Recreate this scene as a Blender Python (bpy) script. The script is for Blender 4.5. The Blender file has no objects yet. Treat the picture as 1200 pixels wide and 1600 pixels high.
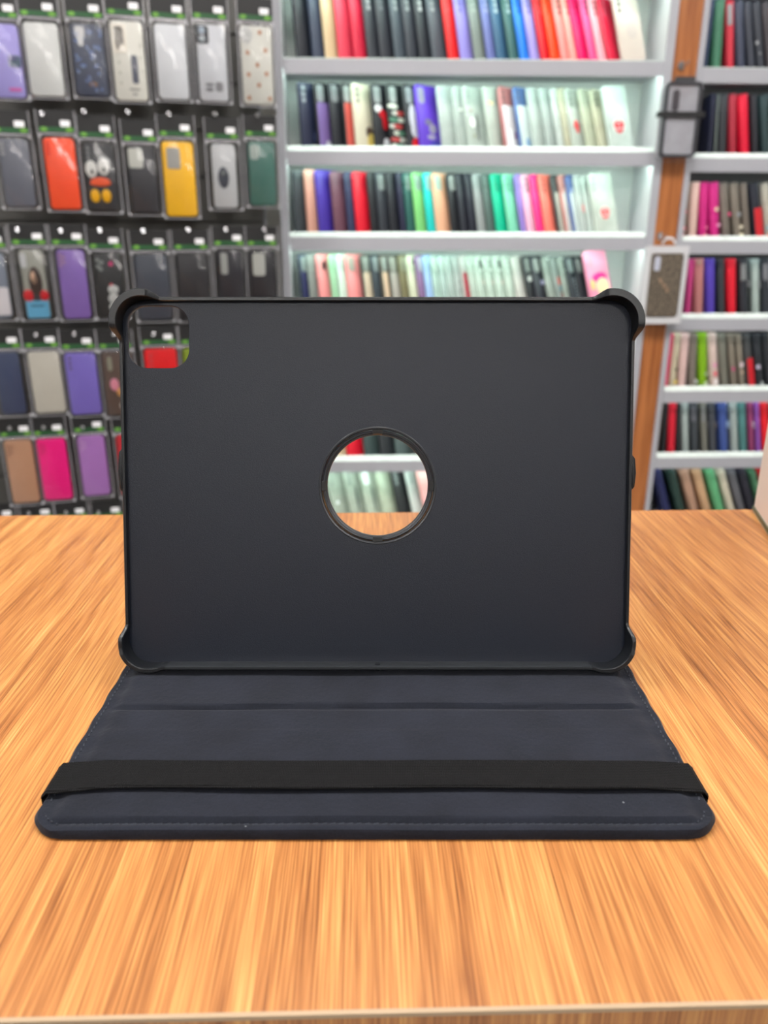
import bpy, math, random
from mathutils import Vector, Matrix
random.seed(7)
R = math.radians
scn = bpy.context.scene
COL = scn.collection
TH = R(19.3); FPX = 1202.0
CT, ST = math.cos(TH), math.sin(TH)
CAMZ = 1.15; TOPZ = 0.95

# ------------------------------------------------------------------ materials
def lin(c):
    c = c / 255.0
    return c / 12.92 if c <= 0.04045 else ((c + 0.055) / 1.055) ** 2.4
def rgba(c): return (lin(c[0]), lin(c[1]), lin(c[2]), 1.0)
_m = {}
def new_mat(name):
    m = bpy.data.materials.new(name); m.use_nodes = True
    nt = m.node_tree; nt.nodes.clear()
    out = nt.nodes.new('ShaderNodeOutputMaterial')
    return m, nt, out
def N(nt, t, **kw):
    n = nt.nodes.new('ShaderNode' + t)
    for k, v in kw.items():
        if isinstance(k, str) and hasattr(n, k): setattr(n, k, v)
    return n
def mat(rgb, rough=0.45, metal=0.0, var=0.06, bump=0.0, bscale=400, coat=0.0, sheen=0.0, name='paint', spec=0.5):
    key = (tuple(rgb), rough, metal, var, bump, bscale, coat, sheen, name, spec)
    if key in _m: return _m[key]
    m, nt, out = new_mat(name)
    L = nt.links.new
    p = N(nt, 'BsdfPrincipled'); L(p.outputs[0], out.inputs[0])
    p.inputs['Roughness'].default_value = rough; p.inputs['Metallic'].default_value = metal
    p.inputs['Coat Weight'].default_value = coat; p.inputs['Coat Roughness'].default_value = 0.12
    p.inputs['Sheen Weight'].default_value = sheen; p.inputs['Sheen Roughness'].default_value = 0.5
    p.inputs['Specular IOR Level'].default_value = spec
    tc = N(nt, 'TexCoord'); no = N(nt, 'TexNoise'); no.inputs['Scale'].default_value = 30
    L(tc.outputs['Object'], no.inputs['Vector'])
    mx = N(nt, 'Mix', data_type='RGBA')
    c = rgba(rgb)
    mx.inputs['A'].default_value = tuple(min(1, x * (1 - var)) for x in c[:3]) + (1,)
    mx.inputs['B'].default_value = tuple(min(1, x * (1 + var)) for x in c[:3]) + (1,)
    L(no.outputs['Fac'], mx.inputs['Factor']); L(mx.outputs['Result'], p.inputs['Base Color'])
    if bump:
        n2 = N(nt, 'TexNoise'); n2.inputs['Scale'].default_value = bscale; n2.inputs['Detail'].default_value = 3
        L(tc.outputs['Object'], n2.inputs['Vector'])
        b = N(nt, 'Bump'); b.inputs['Strength'].default_value = bump; b.inputs['Distance'].default_value = 0.0006
        L(n2.outputs['Fac'], b.inputs['Height']); L(b.outputs[0], p.inputs['Normal'])
    _m[key] = m
    return m
def clear_mat(name, rgb, opac, rough=0.15, trans=0.0):
    key = ('clear', tuple(rgb), opac, rough, name)
    if key in _m: return _m[key]
    m, nt, out = new_mat(name); L = nt.links.new
    p = N(nt, 'BsdfPrincipled'); p.inputs['Base Color'].default_value = rgba(rgb); p.inputs['Roughness'].default_value = rough
    t = N(nt, 'BsdfTransparent'); mx = N(nt, 'MixShader')
    no = N(nt, 'TexNoise'); no.inputs['Scale'].default_value = 25
    tc = N(nt, 'TexCoord'); L(tc.outputs['Object'], no.inputs['Vector'])
    mr = N(nt, 'MapRange'); mr.inputs['To Min'].default_value = max(0, opac - 0.1 * opac * 3); mr.inputs['To Max'].default_value = min(1, opac + 0.3 * opac)
    L(no.outputs['Fac'], mr.inputs['Value']); L(mr.outputs[0], mx.inputs[0])
    L(t.outputs[0], mx.inputs[1]); L(p.outputs[0], mx.inputs[2]); L(mx.outputs[0], out.inputs[0])
    _m[key] = m
    return m
def plastic_film():
    if 'film' in _m: return _m['film']
    m, nt, out = new_mat('clear_plastic_film'); L = nt.links.new
    g = N(nt, 'BsdfGlossy'); g.inputs['Roughness'].default_value = 0.12
    t = N(nt, 'BsdfTransparent'); t.inputs['Color'].default_value = (0.99, 0.99, 1, 1)
    lw = N(nt, 'LayerWeight'); lw.inputs['Blend'].default_value = 0.25
    no = N(nt, 'TexNoise'); no.inputs['Scale'].default_value = 45; no.inputs['Detail'].default_value = 2
    tc = N(nt, 'TexCoord'); mp = N(nt, 'Mapping'); mp.inputs['Scale'].default_value = (1.6, 1, 0.5)
    L(tc.outputs['Object'], mp.inputs[0]); L(mp.outputs[0], no.inputs['Vector'])
    b = N(nt, 'Bump'); b.inputs['Strength'].default_value = 0.5; b.inputs['Distance'].default_value = 0.004
    L(no.outputs['Fac'], b.inputs['Height']); L(b.outputs[0], g.inputs['Normal'])
    mr = N(nt, 'MapRange'); mr.inputs['To Min'].default_value = 0.035; mr.inputs['To Max'].default_value = 0.5
    L(lw.outputs['Fresnel'], mr.inputs['Value'])
    mx = N(nt, 'MixShader'); L(mr.outputs[0], mx.inputs[0]); L(t.outputs[0], mx.inputs[1]); L(g.outputs[0], mx.inputs[2])
    L(mx.outputs[0], out.inputs[0]); _m['film'] = m
    return m
def emit(rgb, s, name='lamp_glow'):
    m, nt, out = new_mat(name)
    e = N(nt, 'Emission'); e.inputs[0].default_value = rgba(rgb); e.inputs[1].default_value = s
    nt.links.new(e.outputs[0], out.inputs[0]); return m
def bamboo(name, dark=1.0, rough=0.3, axis='x'):
    m, nt, out = new_mat(name); L = nt.links.new
    p = N(nt, 'BsdfPrincipled'); L(p.outputs[0], out.inputs[0])
    tc = N(nt, 'TexCoord')
    sx = N(nt, 'SeparateXYZ'); L(tc.outputs['Object'], sx.inputs[0])
    # strip lamellae across x : ~6 mm, each with its own tone
    def noise1(scale, along, detail=2, off=0.0):
        mp = N(nt, 'Mapping'); mp.inputs['Scale'].default_value = (scale, along, along); mp.inputs['Location'].default_value = (off, off * 0.7, 0)
        L(tc.outputs['Object'], mp.inputs[0])
        n = N(nt, 'TexNoise'); n.inputs['Scale'].default_value = 1.0; n.inputs['Detail'].default_value = detail
        L(mp.outputs[0], n.inputs['Vector']); return n.outputs['Fac']
    def math_(op, a, b=None):
        n = N(nt, 'Math', operation=op)
        for i, v in enumerate((a, b)):
            if v is None: continue
            if isinstance(v, (int, float)): n.inputs[i].default_value = v
            else: L(v, n.inputs[i])
        return n.outputs[0]
    # jagged lamella index
    wob = math_('MULTIPLY', noise1(40, 3, 1, 3.1), 0.002)
    xx = math_('ADD', sx.outputs['X'], wob)
    idx = math_('FLOOR', math_('MULTIPLY', xx, 170))
    cb = N(nt, 'CombineXYZ'); L(idx, cb.inputs[0])
    wn = N(nt, 'TexWhiteNoise'); L(cb.outputs[0], wn.inputs['Vector'])
    streak = noise1(1250, 22, 3, 1.0)
    streak2 = noise1(420, 5, 2, 5.0)
    broad = noise1(45, 2.2, 2, 9.0)
    s = math_('ADD', math_('MULTIPLY', wn.outputs['Value'], 0.24), math_('MULTIPLY', streak, 1.35))
    s = math_('ADD', s, math_('MULTIPLY', streak2, 0.50))
    s = math_('ADD', s, math_('MULTIPLY', broad, 0.15))
    s = math_('SUBTRACT', s, 0.60)
    # sparse knots / nodes
    mpv = N(nt, 'Mapping'); mpv.inputs['Scale'].default_value = (42, 9, 9); L(tc.outputs['Object'], mpv.inputs[0])
    vo = N(nt, 'TexVoronoi'); vo.inputs['Scale'].default_value = 1.0; L(mpv.outputs[0], vo.inputs['Vector'])
    kn = N(nt, 'MapRange'); kn.inputs['From Min'].default_value = 0.02; kn.inputs['From Max'].default_value = 0.16
    kn.inputs['To Min'].default_value = 0.30; kn.inputs['To Max'].default_value = 0.0; L(vo.outputs['Distance'], kn.inputs['Value'])
    kn2 = math_('MULTIPLY', kn.outputs[0], noise1(600, 90, 2, 2.0))
    s = math_('SUBTRACT', s, kn2)
    cr = N(nt, 'ValToRGB'); e = cr.color_ramp.elements
    cols = [(0.0, (104, 60, 26)), (0.25, (150, 92, 46)), (0.5, (183, 121, 66)), (0.75, (206, 148, 85)), (1.0, (226, 174, 110))]
    e[0].position = cols[0][0]; e[0].color = rgba([v * dark for v in cols[0][1]])
    e[1].position = cols[-1][0]; e[1].color = rgba([v * dark for v in cols[-1][1]])
    for pos, c in cols[1:-1]:
        q = e.new(pos); q.color = rgba([v * dark for v in c])
    L(s, cr.inputs[0]); L(cr.outputs[0], p.inputs['Base Color'])
    p.inputs['Roughness'].default_value = rough; p.inputs['Coat Weight'].default_value = 0.25; p.inputs['Coat Roughness'].default_value = 0.14
    b = N(nt, 'Bump'); b.inputs['Strength'].default_value = 0.12; b.inputs['Distance'].default_value = 0.0004
    L(streak, b.inputs['Height']); L(b.outputs[0], p.inputs['Normal'])
    return m
def weave(name, rgb):
    m, nt, out = new_mat(name); L = nt.links.new
    p = N(nt, 'BsdfPrincipled'); L(p.outputs[0], out.inputs[0]); p.inputs['Roughness'].default_value = 0.8
    p.inputs['Specular IOR Level'].default_value = 0.15
    tc = N(nt, 'TexCoord')
    w1 = N(nt, 'TexWave', bands_direction='Y'); w1.inputs['Scale'].default_value = 330; w1.inputs['Distortion'].default_value = 0.6
    w2 = N(nt, 'TexWave', bands_direction='X'); w2.inputs['Scale'].default_value = 480; w2.inputs['Distortion'].default_value = 0.8
    L(tc.outputs['Object'], w1.inputs[0]); L(tc.outputs['Object'], w2.inputs[0])
    mu = N(nt, 'Math', operation='MULTIPLY'); L(w1.outputs['Fac'], mu.inputs[0]); L(w2.outputs['Fac'], mu.inputs[1])
    b = N(nt, 'Bump'); b.inputs['Strength'].default_value = 0.9; b.inputs['Distance'].default_value = 0.0005
    L(mu.outputs[0], b.inputs['Height']); L(b.outputs[0], p.inputs['Normal'])
    mx = N(nt, 'Mix', data_type='RGBA'); c = rgba(rgb)
    mx.inputs['A'].default_value = tuple(x * 0.35 for x in c[:3]) + (1,); mx.inputs['B'].default_value = tuple(x * 1.6 for x in c[:3]) + (1,)
    L(mu.outputs[0], mx.inputs['Factor']); L(mx.outputs['Result'], p.inputs['Base Color'])
    return m
def suede(name, rgb):
    m, nt, out = new_mat(name); L = nt.links.new
    p = N(nt, 'BsdfPrincipled'); L(p.outputs[0], out.inputs[0]); p.inputs['Roughness'].default_value = 0.85
    p.inputs['Sheen Weight'].default_value = 0.10; p.inputs['Sheen Roughness'].default_value = 0.45
    p.inputs['Specular IOR Level'].default_value = 0.2
    tc = N(nt, 'TexCoord')
    n1 = N(nt, 'TexNoise'); n1.inputs['Scale'].default_value = 1500; n1.inputs['Detail'].default_value = 4
    n2 = N(nt, 'TexNoise'); n2.inputs['Scale'].default_value = 60; n2.inputs['Detail'].default_value = 4
    n3 = N(nt, 'TexNoise'); n3.inputs['Scale'].default_value = 420; n3.inputs['Detail'].default_value = 2
    for n in (n1, n2, n3): L(tc.outputs['Object'], n.inputs['Vector'])
    ad = N(nt, 'Math', operation='ADD'); L(n1.outputs['Fac'], ad.inputs[0]); L(n2.outputs['Fac'], ad.inputs[1])
    mr = N(nt, 'MapRange'); mr.inputs['From Min'].default_value = 0.7; mr.inputs['From Max'].default_value = 1.3; L(ad.outputs[0], mr.inputs['Value'])
    mx = N(nt, 'Mix', data_type='RGBA'); c = rgba(rgb)
    mx.inputs['A'].default_value = tuple(x * 0.7 for x in c[:3]) + (1,); mx.inputs['B'].default_value = tuple(x * 1.35 for x in c[:3]) + (1,)
    L(mr.outputs[0], mx.inputs['Factor'])
    # pale lint specks
    v = N(nt, 'TexVoronoi'); v.inputs['Scale'].default_value = 55; L(tc.outputs['Object'], v.inputs['Vector'])
    ls = N(nt, 'Math', operation='LESS_THAN'); ls.inputs[1].default_value = 0.022; L(v.outputs['Distance'], ls.inputs[0])
    m2 = N(nt, 'Mix', data_type='RGBA'); L(ls.outputs[0], m2.inputs['Factor']); L(mx.outputs['Result'], m2.inputs['A']); m2.inputs['B'].default_value = rgba((120, 125, 130))
    L(m2.outputs['Result'], p.inputs['Base Color'])
    b = N(nt, 'Bump'); b.inputs['Strength'].default_value = 0.5; b.inputs['Distance'].default_value = 0.0004
    L(n3.outputs['Fac'], b.inputs['Height']); L(b.outputs[0], p.inputs['Normal'])
    return m

# ------------------------------------------------------------------ mesh helper
def rr(cx, cz, w, h, r, n=6):
    r = max(1e-5, min(r, w / 2 - 1e-5, h / 2 - 1e-5)); pts = []
    for (sx, sz, a0) in ((1, 1, 0), (-1, 1, 90), (-1, -1, 180), (1, -1, 270)):
        ox, oz = cx + sx * (w / 2 - r), cz + sz * (h / 2 - r)
        for i in range(n + 1):
            a = R(a0 + 90 * i / n); pts.append((ox + r * math.cos(a), oz + r * math.sin(a)))
    return pts
class MB:
    def __init__(s): s.v = []; s.f = []
    def add(s, vs, fs):
        b = len(s.v); s.v += [tuple(v) for v in vs]; s.f += [tuple(i + b for i in f) for f in fs]; return s
    def box(s, x0, x1, y0, y1, z0, z1):
        return s.add([(x0, y0, z0), (x1, y0, z0), (x1, y1, z0), (x0, y1, z0), (x0, y0, z1), (x1, y0, z1), (x1, y1, z1), (x0, y1, z1)],
                     [(0, 3, 2, 1), (4, 5, 6, 7), (0, 1, 5, 4), (1, 2, 6, 5), (2, 3, 7, 6), (3, 0, 4, 7)])
    def rings(s, rings, cap0=True, cap1=True, closed=True):
        n = len(rings[0]); b = len(s.v)
        for r_ in rings: s.v += [tuple(p) for p in r_]
        for k in range(len(rings) - 1):
            for i in range(n if closed else n - 1):
                j = (i + 1) % n
                s.f.append((b + k * n + i, b + k * n + j, b + (k + 1) * n + j, b + (k + 1) * n + i))
        if cap0: s.f.append(tuple(b + i for i in reversed(range(n))))
        if cap1: s.f.append(tuple(b + (len(rings) - 1) * n + i for i in range(n)))
        return s
    def plate(s, cx, cz, w, h, r, y0, y1, bev=0.0005, n=6):      # rounded plate, front at y0 (towards -y)
        bev = min(bev, (y1 - y0) / 2.01, w / 4, h / 4)
        def ring(y, ins): return [(x, y, z) for x, z in rr(cx, cz, w - 2 * ins, h - 2 * ins, max(r - ins, 0.0001), n)]
        return s.rings([ring(y0, bev), ring(y0 + bev, 0), ring(y1 - bev, 0), ring(y1, bev)])
    def shell(s, w, h, t, r):                                    # hollow phone case, origin lower left, outer back at y=0
        def ring(y, ins): return [(x, y, z) for x, z in rr(w / 2, h / 2, w - 2 * ins, h - 2 * ins, max(r - ins, 0.0005), 5)]
        return s.rings([ring(0, 0.0032), ring(0.0006, 0.0012), ring(0.0026, 0), ring(t - 0.0006, 0), ring(t, 0.0005), ring(t, 0.0012), ring(0.0016, 0.0014)])
    def disc(s, cx, cz, rx, rz, y0, y1, n=14):
        r0 = [(cx + rx * math.cos(2 * math.pi * i / n), y0, cz + rz * math.sin(2 * math.pi * i / n)) for i in range(n)]
        r1 = [(x, y1, z) for x, y, z in r0]
        return s.rings([r0, r1])
    def tube(s, pts, r, n=8, cap=True):
        rings = []
        P = [Vector(p) for p in pts]
        for i, p in enumerate(P):
            d = (P[min(i + 1, len(P) - 1)] - P[max(i - 1, 0)]).normalized()
            a = Vector((0, 0, 1)) if abs(d.z) < 0.9 else Vector((1, 0, 0))
            u = d.cross(a).normalized(); w = d.cross(u)
            rad = r[i] if isinstance(r, (list, tuple)) else r
            rings.append([tuple(p + u * rad * math.cos(2 * math.pi * k / n) + w * rad * math.sin(2 * math.pi * k / n)) for k in range(n)])
        return s.rings(rings, cap, cap)
    def mesh(s, name, xf=None, smooth=True):
        me = bpy.data.meshes.new(name)
        vs = [tuple(xf @ Vector(v)) for v in s.v] if xf is not None else s.v
        me.from_pydata(vs, [], s.f); me.update()
        import bmesh
        bm = bmesh.new(); bm.from_mesh(me); bmesh.ops.recalc_face_normals(bm, faces=bm.faces); bm.to_mesh(me); bm.free()
        if smooth:
            me.shade_smooth(); me.set_sharp_from_angle(angle=R(38))
        me.materials.append(None)
        return me
    def build(s, name, m, parent=None, xf=None, smooth=True):
        return obj(name, s.mesh(name, xf, smooth), m, parent)
def obj(name, me, m, parent=None, mw=None):
    o = bpy.data.objects.new(name, me); COL.objects.link(o)
    o.material_slots[0].link = 'OBJECT'; o.material_slots[0].material = m
    if parent is not None: o.parent = parent
    if mw is not None: o.matrix_world = mw
    return o
def tag(o, label, cat, group=None, kind=None):
    o['label'] = label; o['category'] = cat
    if group: o['group'] = group
    if kind: o['kind'] = kind
    return o
def empty(name, M):
    o = bpy.data.objects.new(name, None); COL.objects.link(o); o.empty_display_size = 0.05; o.matrix_world = M
    return o
def struct(o): o['kind'] = 'structure'; return o

# ------------------------------------------------------------------ frames (real surfaces of the shop)
def ray(px, py):
    a = (px - 600) / FPX; b = (800 - py) / FPX
    return Vector((a, CT + b * ST, -ST + b * CT))
def on_z(px, py, z):
    d = ray(px, py); t = (z - CAMZ) / d.z
    return Vector((d.x * t, d.y * t, z))
class Frame:
    def __init__(s, ox, oy, deg):
        a = R(deg); s.O = Vector((ox, oy, CAMZ)); s.ex = Vector((math.cos(a), math.sin(a), 0)); s.ey = Vector((-math.sin(a), math.cos(a), 0))
        s.M = Matrix(((s.ex.x, s.ey.x, 0, ox), (s.ex.y, s.ey.y, 0, oy), (0, 0, 1, CAMZ), (0, 0, 0, 1)))
    def hit(s, px, py, d=0.0):
        r_ = ray(px, py); o = s.O + s.ey * d
        t = o_dot = (o.x * s.ey.x + o.y * s.ey.y) / (r_.x * s.ey.x + r_.y * s.ey.y)
        P = r_ * t; q = P - Vector((s.O.x, s.O.y, 0))
        return q.dot(s.ex), P.z
    def at(s, x, d, z): return s.M @ Matrix.Translation((x, d, z))
U = Frame(0, 2.1, 2.0)
LW = Frame(-0.27, 1.95, 14.5)

# ------------------------------------------------------------------ shared materials
M_white = mat((205, 206, 208), 0.4, name='white_lacquer', var=0.02)
M_side = mat((222, 223, 227), 0.4, name='grey_white_lacquer', var=0.02)
M_wood = mat((172, 106, 58), 0.4, name='brown_wood', var=0.25)
def wood_brown():
    m, nt, out = new_mat('brown_wood_strip'); L = nt.links.new
    p = N(nt, 'BsdfPrincipled'); L(p.outputs[0], out.inputs[0]); p.inputs['Roughness'].default_value = 0.4
    tc = N(nt, 'TexCoord'); mp = N(nt, 'Mapping'); mp.inputs['Scale'].default_value = (90, 90, 4); L(tc.outputs['Object'], mp.inputs[0])
    n = N(nt, 'TexNoise'); n.inputs['Scale'].default_value = 1; n.inputs['Detail'].default_value = 4; L(mp.outputs[0], n.inputs['Vector'])
    cr = N(nt, 'ValToRGB'); cr.color_ramp.elements[0].position = 0.3; cr.color_ramp.elements[0].color = rgba((140, 78, 36))
    cr.color_ramp.elements[1].position = 0.75; cr.color_ramp.elements[1].color = rgba((196, 124, 70))
    L(n.outputs['Fac'], cr.inputs[0]); L(cr.outputs[0], p.inputs['Base Color']); return m
M_wood = wood_brown()
M_grey_open = mat((150, 155, 155), 0.6, name='pale_opening')
M_film = plastic_film()
M_seam = clear_mat('highlit_plastic_seam', (215, 214, 222), 0.27, 0.12)  # whitish opacity paints the bright highlight lines along the seams
M_glint = clear_mat('glint_plastic', (235, 235, 240), 0.38, 0.08)  # pale plastic for the painted glints at pack corners
M_chrome = mat((215, 215, 220), 0.18, 1.0, name='chrome')
M_blackcard = mat((26, 26, 28), 0.5, name='black_card')
M_green = mat((30, 84, 44), 0.5, name='green_print', var=0.4)
M_lime = mat((104, 160, 62), 0.5, name='lime_print')
M_sticker = mat((236, 236, 240), 0.5, name='white_sticker')
M_lip = clear_mat('frosted_acrylic', (244, 254, 250), 0.72, 0.15)

# ------------------------------------------------------------------ room
def room():
    b = MB().box(-2.6, 3.0, -3.6, 3.0, -0.05, 0.0); struct(b.build('floor', mat((150, 148, 145), 0.35, name='grey_floor_tile', var=0.1)))
    b = MB().box(-2.6, 3.0, -3.6, 3.0, 2.75, 2.8); struct(b.build('ceiling', mat((235, 235, 232), 0.8, name='white_ceiling')))
    b = MB().box(-2.6, 3.0, 2.9, 3.0, 0, 2.75); struct(b.build('wall_back', mat((225, 225, 222), 0.8, name='white_wall')))
    b = MB().box(-2.6, 3.0, -3.6, -3.5, 0, 2.75); struct(b.build('wall_front', mat((70, 68, 66), 0.8, name='grey_wall')))
    b = MB().box(-2.6, -2.5, -3.5, 2.9, 0, 2.75); struct(b.build('wall_left', mat((200, 200, 198), 0.8, name='white_wall')))
    b = MB().box(2.9, 3.0, -3.5, 2.9, 0, 2.75); struct(b.build('wall_right', mat((200, 200, 198), 0.8, name='white_wall')))
    for (x, y, q) in ((-1.3, .75, 36), (0.0, .75, 24), (1.3, .75, 30), (-0.9, -0.7, 6), (0.9, -0.7, 6), (-0.8, -2.7, 46), (0.8, -2.7, 46)):
        E = emit((255, 251, 246), q, 'ceiling_lamp_glow')
        o = empty('ceiling_light', Matrix.Translation((x, y, 2.75)))
        tag(o, 'flat square white ceiling light panel above the shop floor', 'ceiling light', 'ceiling light panels')
        f = MB()
        for bx in ((-.31, -.29, -.31, .31), (.29, .31, -.31, .31), (-.29, .29, -.31, -.29), (-.29, .29, .29, .31)): f.box(*bx, -0.03, 0)
        f.build('frame', M_white, o); MB().box(-.289, .289, -.289, .289, -0.02, -0.012).build('diffuser', E, o)
room()

# ------------------------------------------------------------------ shelving units
M_edge = mat((172, 173, 181), 0.4, name='shaded_edge_lacquer', var=0.02)  # greyer lacquer paints shade onto fronts turned away from the LED strips
LV = [k * 2.1 for k in (.2935, .198, .1025, .0067, -.0885, -.183, -.277, -.372)]
RV = [k * 2.1 for k in (.286, .1915, .0963, .0023, -.0917, -.1853, -.2762, -.3695)]
M_led = emit((226, 255, 242), 9.5, 'shelf_led_glow')
M_led2 = emit((235, 250, 250), 4.0, 'dim_shelf_led_glow')
def unit(x0, x1, levels, label, led, xl, xr, back):
    o = empty('shelving_unit', U.at(0, 0, -CAMZ)); tag(o, label, 'shelves')
    Z = CAMZ
    D = 0.162
    # side panels
    for xa, xb in ((x0 - xl, x0), (x1, x1 + xr)):
        sp = MB().box(xa, xb, 0.0022, D, 0.0, 2.15).build('side_panel', M_side, o)
        MB().box(xa, xb, 0, 0.0022, 0.0, 2.15).build('shaded_edge_band', M_edge, sp)
    MB().box(x0, x1, D - 0.012, D, 0.0, 2.15).build('back_panel', back, o)
    MB().box(x0, x1, 0, D - 0.012, 2.05, 2.15).build('top_panel', M_white, o)
    MB().box(x0, x1, 0.03, D - 0.012, 0.0, 0.1).build('plinth', M_white, o)
    for k, z in enumerate(levels):
        b = MB().box(x0 + .001, x1 - .001, 0.004, D - 0.013, Z + z - 0.020, Z + z)
        b.box(x0 + .001, x1 - .001, 0.0, 0.004, Z + z - 0.033, Z + z)
        s = b.build('shelf', M_edge, o)
        hl = .012 if k >= 2 else .004
        xa, xb = x0 + .002, x1 - .002
        MB().rings([[(x, -.0005, Z + z - .001), (x, .012, Z + z + hl), (x, .0145, Z + z + hl), (x, .0145, Z + z + .0003), (x, .001, Z + z + .0003)] for x in (xa, xb)]).build('front_lip', M_lip, s, smooth=False)
        MB().box(x0 + .003, x1 - .003, 0.008, 0.034, Z + z - 0.027, Z + z - 0.0205).build('led_strip', led, s)
    return o
XA0, XA1, XB0, XB1 = -.243, .682, .778, 1.708
unit(XA0, XA1, LV, 'wide white lit shelving unit with pastel and bright phone cases behind the tablet case', M_led, 0.020, 0.021, mat((238, 243, 240), 0.5, name='pale_back_panel'))
unit(XB0, XB1, RV, 'white shelving unit at right edge holding wallet cases, beyond the brown wood pillar', M_led2, 0.014, 0.018, mat((90, 88, 86), 0.5, name='shaded_back_panel'))  # dark back colour paints in this unit's weaker light
p = empty('wooden_pillar', U.at(0, 0, -CAMZ)); tag(p, 'narrow brown wood pillar between the two white shelving units', 'pillar')
MB().box(XA1 + .0215, XB0 - .0145, 0.004, 0.162, 0, 2.15).build('wood_strip', M_wood, p)

# ------------------------------------------------------------------ phone cases on shelves
_mesh = {}
def cached(key, fn):
    if key not in _mesh: _mesh[key] = fn()
    return _mesh[key]
CW, CH, CTK = 0.075, 0.158, 0.0085
def case_mesh(): return cached('case', lambda: MB().shell(CW, CH, CTK, 0.010).mesh('phone_case'))
def feat_child(o, kind, w=CW, h=CH, rgb=None):
    """camera openings and prints of a case, in case coordinates"""
    if kind == 'dots':
        c = obj('camera_opening', cached('dots', lambda: _dots(.0135, (.014, .0275, .041), .0052)), mat(rgb or (150, 155, 158), 0.4, name='lens_hole'), o)
    elif kind == 'slot':
        c = obj('camera_opening', cached('slot', lambda: MB().plate(0.0165, CH - 0.026, 0.020, 0.038, 0.008, -0.0006, 0.001, 0.0003).mesh('camera_opening')), mat(rgb or (172, 176, 176), 0.5, name='lens_hole'), o)
def _dots(x, zs, r_):
    b = MB()
    for z in zs: b.disc(x, CH - z, r_, r_ * 1.08, -0.0006, 0.001)
    return b.mesh('camera_opening')
def low_panel(o, rgb, top=0.113):
    obj('lower_panel', cached(('low', top), lambda: MB().plate(CW / 2, top / 2 + .001, CW - .008, top - .004, .006, -0.0005, 0.001, 0.0003).mesh('lower_panel')), mat(rgb, 0.4, name='case_colour'), o)
def prints(o, lst, w=CW, h=CH):
    """lst: (x, z, rx, rz, rgb) raised printed motifs, one part per colour"""
    by = {}
    for i, (x, z, rx, rz, c) in enumerate(lst): by.setdefault(c, []).append((x, z, rx, rz, i))
    for c, L_ in by.items():
        b = MB()
        for x, z, rx, rz, i in L_: b.disc(x, z, rx, rz, -0.0008 - 0.00006 * i, 0.001)
        b.build('printed_motif', mat(c, 0.45, name='print'), o)
NOUN = {}
LABELS = {}
def reg(label):
    LABELS[label] = LABELS.get(label, 0) + 1
def near(row, i, j):
    return row[j][1] if 0 <= j < len(row) else None
def row_labels(row, shelf, noun='phone case'):
    """row: names; label each by its look and its neighbours"""
    names = [r_[1] for r_ in row]; out = []
    for i, n in enumerate(names):
        a = names[i - 1] if i else None; b = names[i + 1] if i + 1 < len(names) else None
        if a is None: l = f'{n} {noun}, first at left end of {shelf}'
        elif b is None: l = f'{n} {noun}, last at right end of {shelf}'
        else: l = f'{n} {noun} between {a} and {b} ones, {shelf}'
        if len(l.split()) > 16: l = f'{n} {noun} right of {a} one, {shelf}'
        out.append(l)
    return out
def shelf_row(row, zb, py, slope, shelf, group, beta=35, last_full=None, d0=0.022, clear=False):
    labs = row_labels(row, shelf)
    lb = math.cos(R(beta)); sb = math.sin(R(beta))
    for (it, lab) in zip(row, labs):
        x_l, name, rgb = it[0], it[1], it[2]; feats = it[3] if len(it) > 3 else {}
        lx, _ = U.hit(x_l, py, d0)
        nat = (x_l - 607) / 3440.0
        lb, sb = math.cos(R(beta)), math.sin(R(beta)); rho = 0.0
        need = feats.get('slope', slope) + nat
        if it is row[-1] and shelf:
            lb, sb = math.cos(R(22)), math.sin(R(22)); rho = math.atan(max(0, (need - .25 * sb)) / lb); need = .25 * sb
        tau = math.atan(max(0.02, need / sb))
        X = Vector((lb, sb, 0)); Y0 = Vector((-sb, lb, 0)); Z0 = Vector((0, 0, 1))
        Zv = Z0 * math.cos(tau) + Y0 * math.sin(tau); Y = Y0 * math.cos(tau) - Z0 * math.sin(tau)
        if rho: X, Zv = X * math.cos(rho) + Zv * math.sin(rho), Zv * math.cos(rho) - X * math.sin(rho)
        hs = feats.get('h', 1.0)
        M = U.M @ Matrix(((X.x, Y.x, Zv.x, lx), (X.y, Y.y, Zv.y, d0), (X.z, Y.z, Zv.z, zb + CTK * math.sin(tau) + 0.0006), (0, 0, 0, 1)))
        if feats.get('clear'):
            m = clear_mat('clear_case_plastic', rgb, feats.get('op', 0.55), 0.25)
        else: m = mat(rgb, feats.get('rough', 0.42), name='case_colour')
        o = obj('phone_case', case_mesh(), m, None, M @ Matrix.Diagonal((1, 1, hs, 1)))
        tag(o, lab, 'phone case', group); reg(lab)
        if 'dots' in feats: feat_child(o, 'dots', rgb=feats['dots'])
        if 'slot' in feats: feat_child(o, 'slot', rgb=feats['slot'])
        if 'low' in feats: low_panel(o, feats['low'])
        if 'pr' in feats: prints(o, feats['pr'])
G = (150, 155, 158); DK = (40, 42, 45); PALE = (190, 198, 195)
CL = (214, 226, 220)
def C(**k): k['clear'] = 1; return k
BK = (24, 26, 30)
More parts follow.
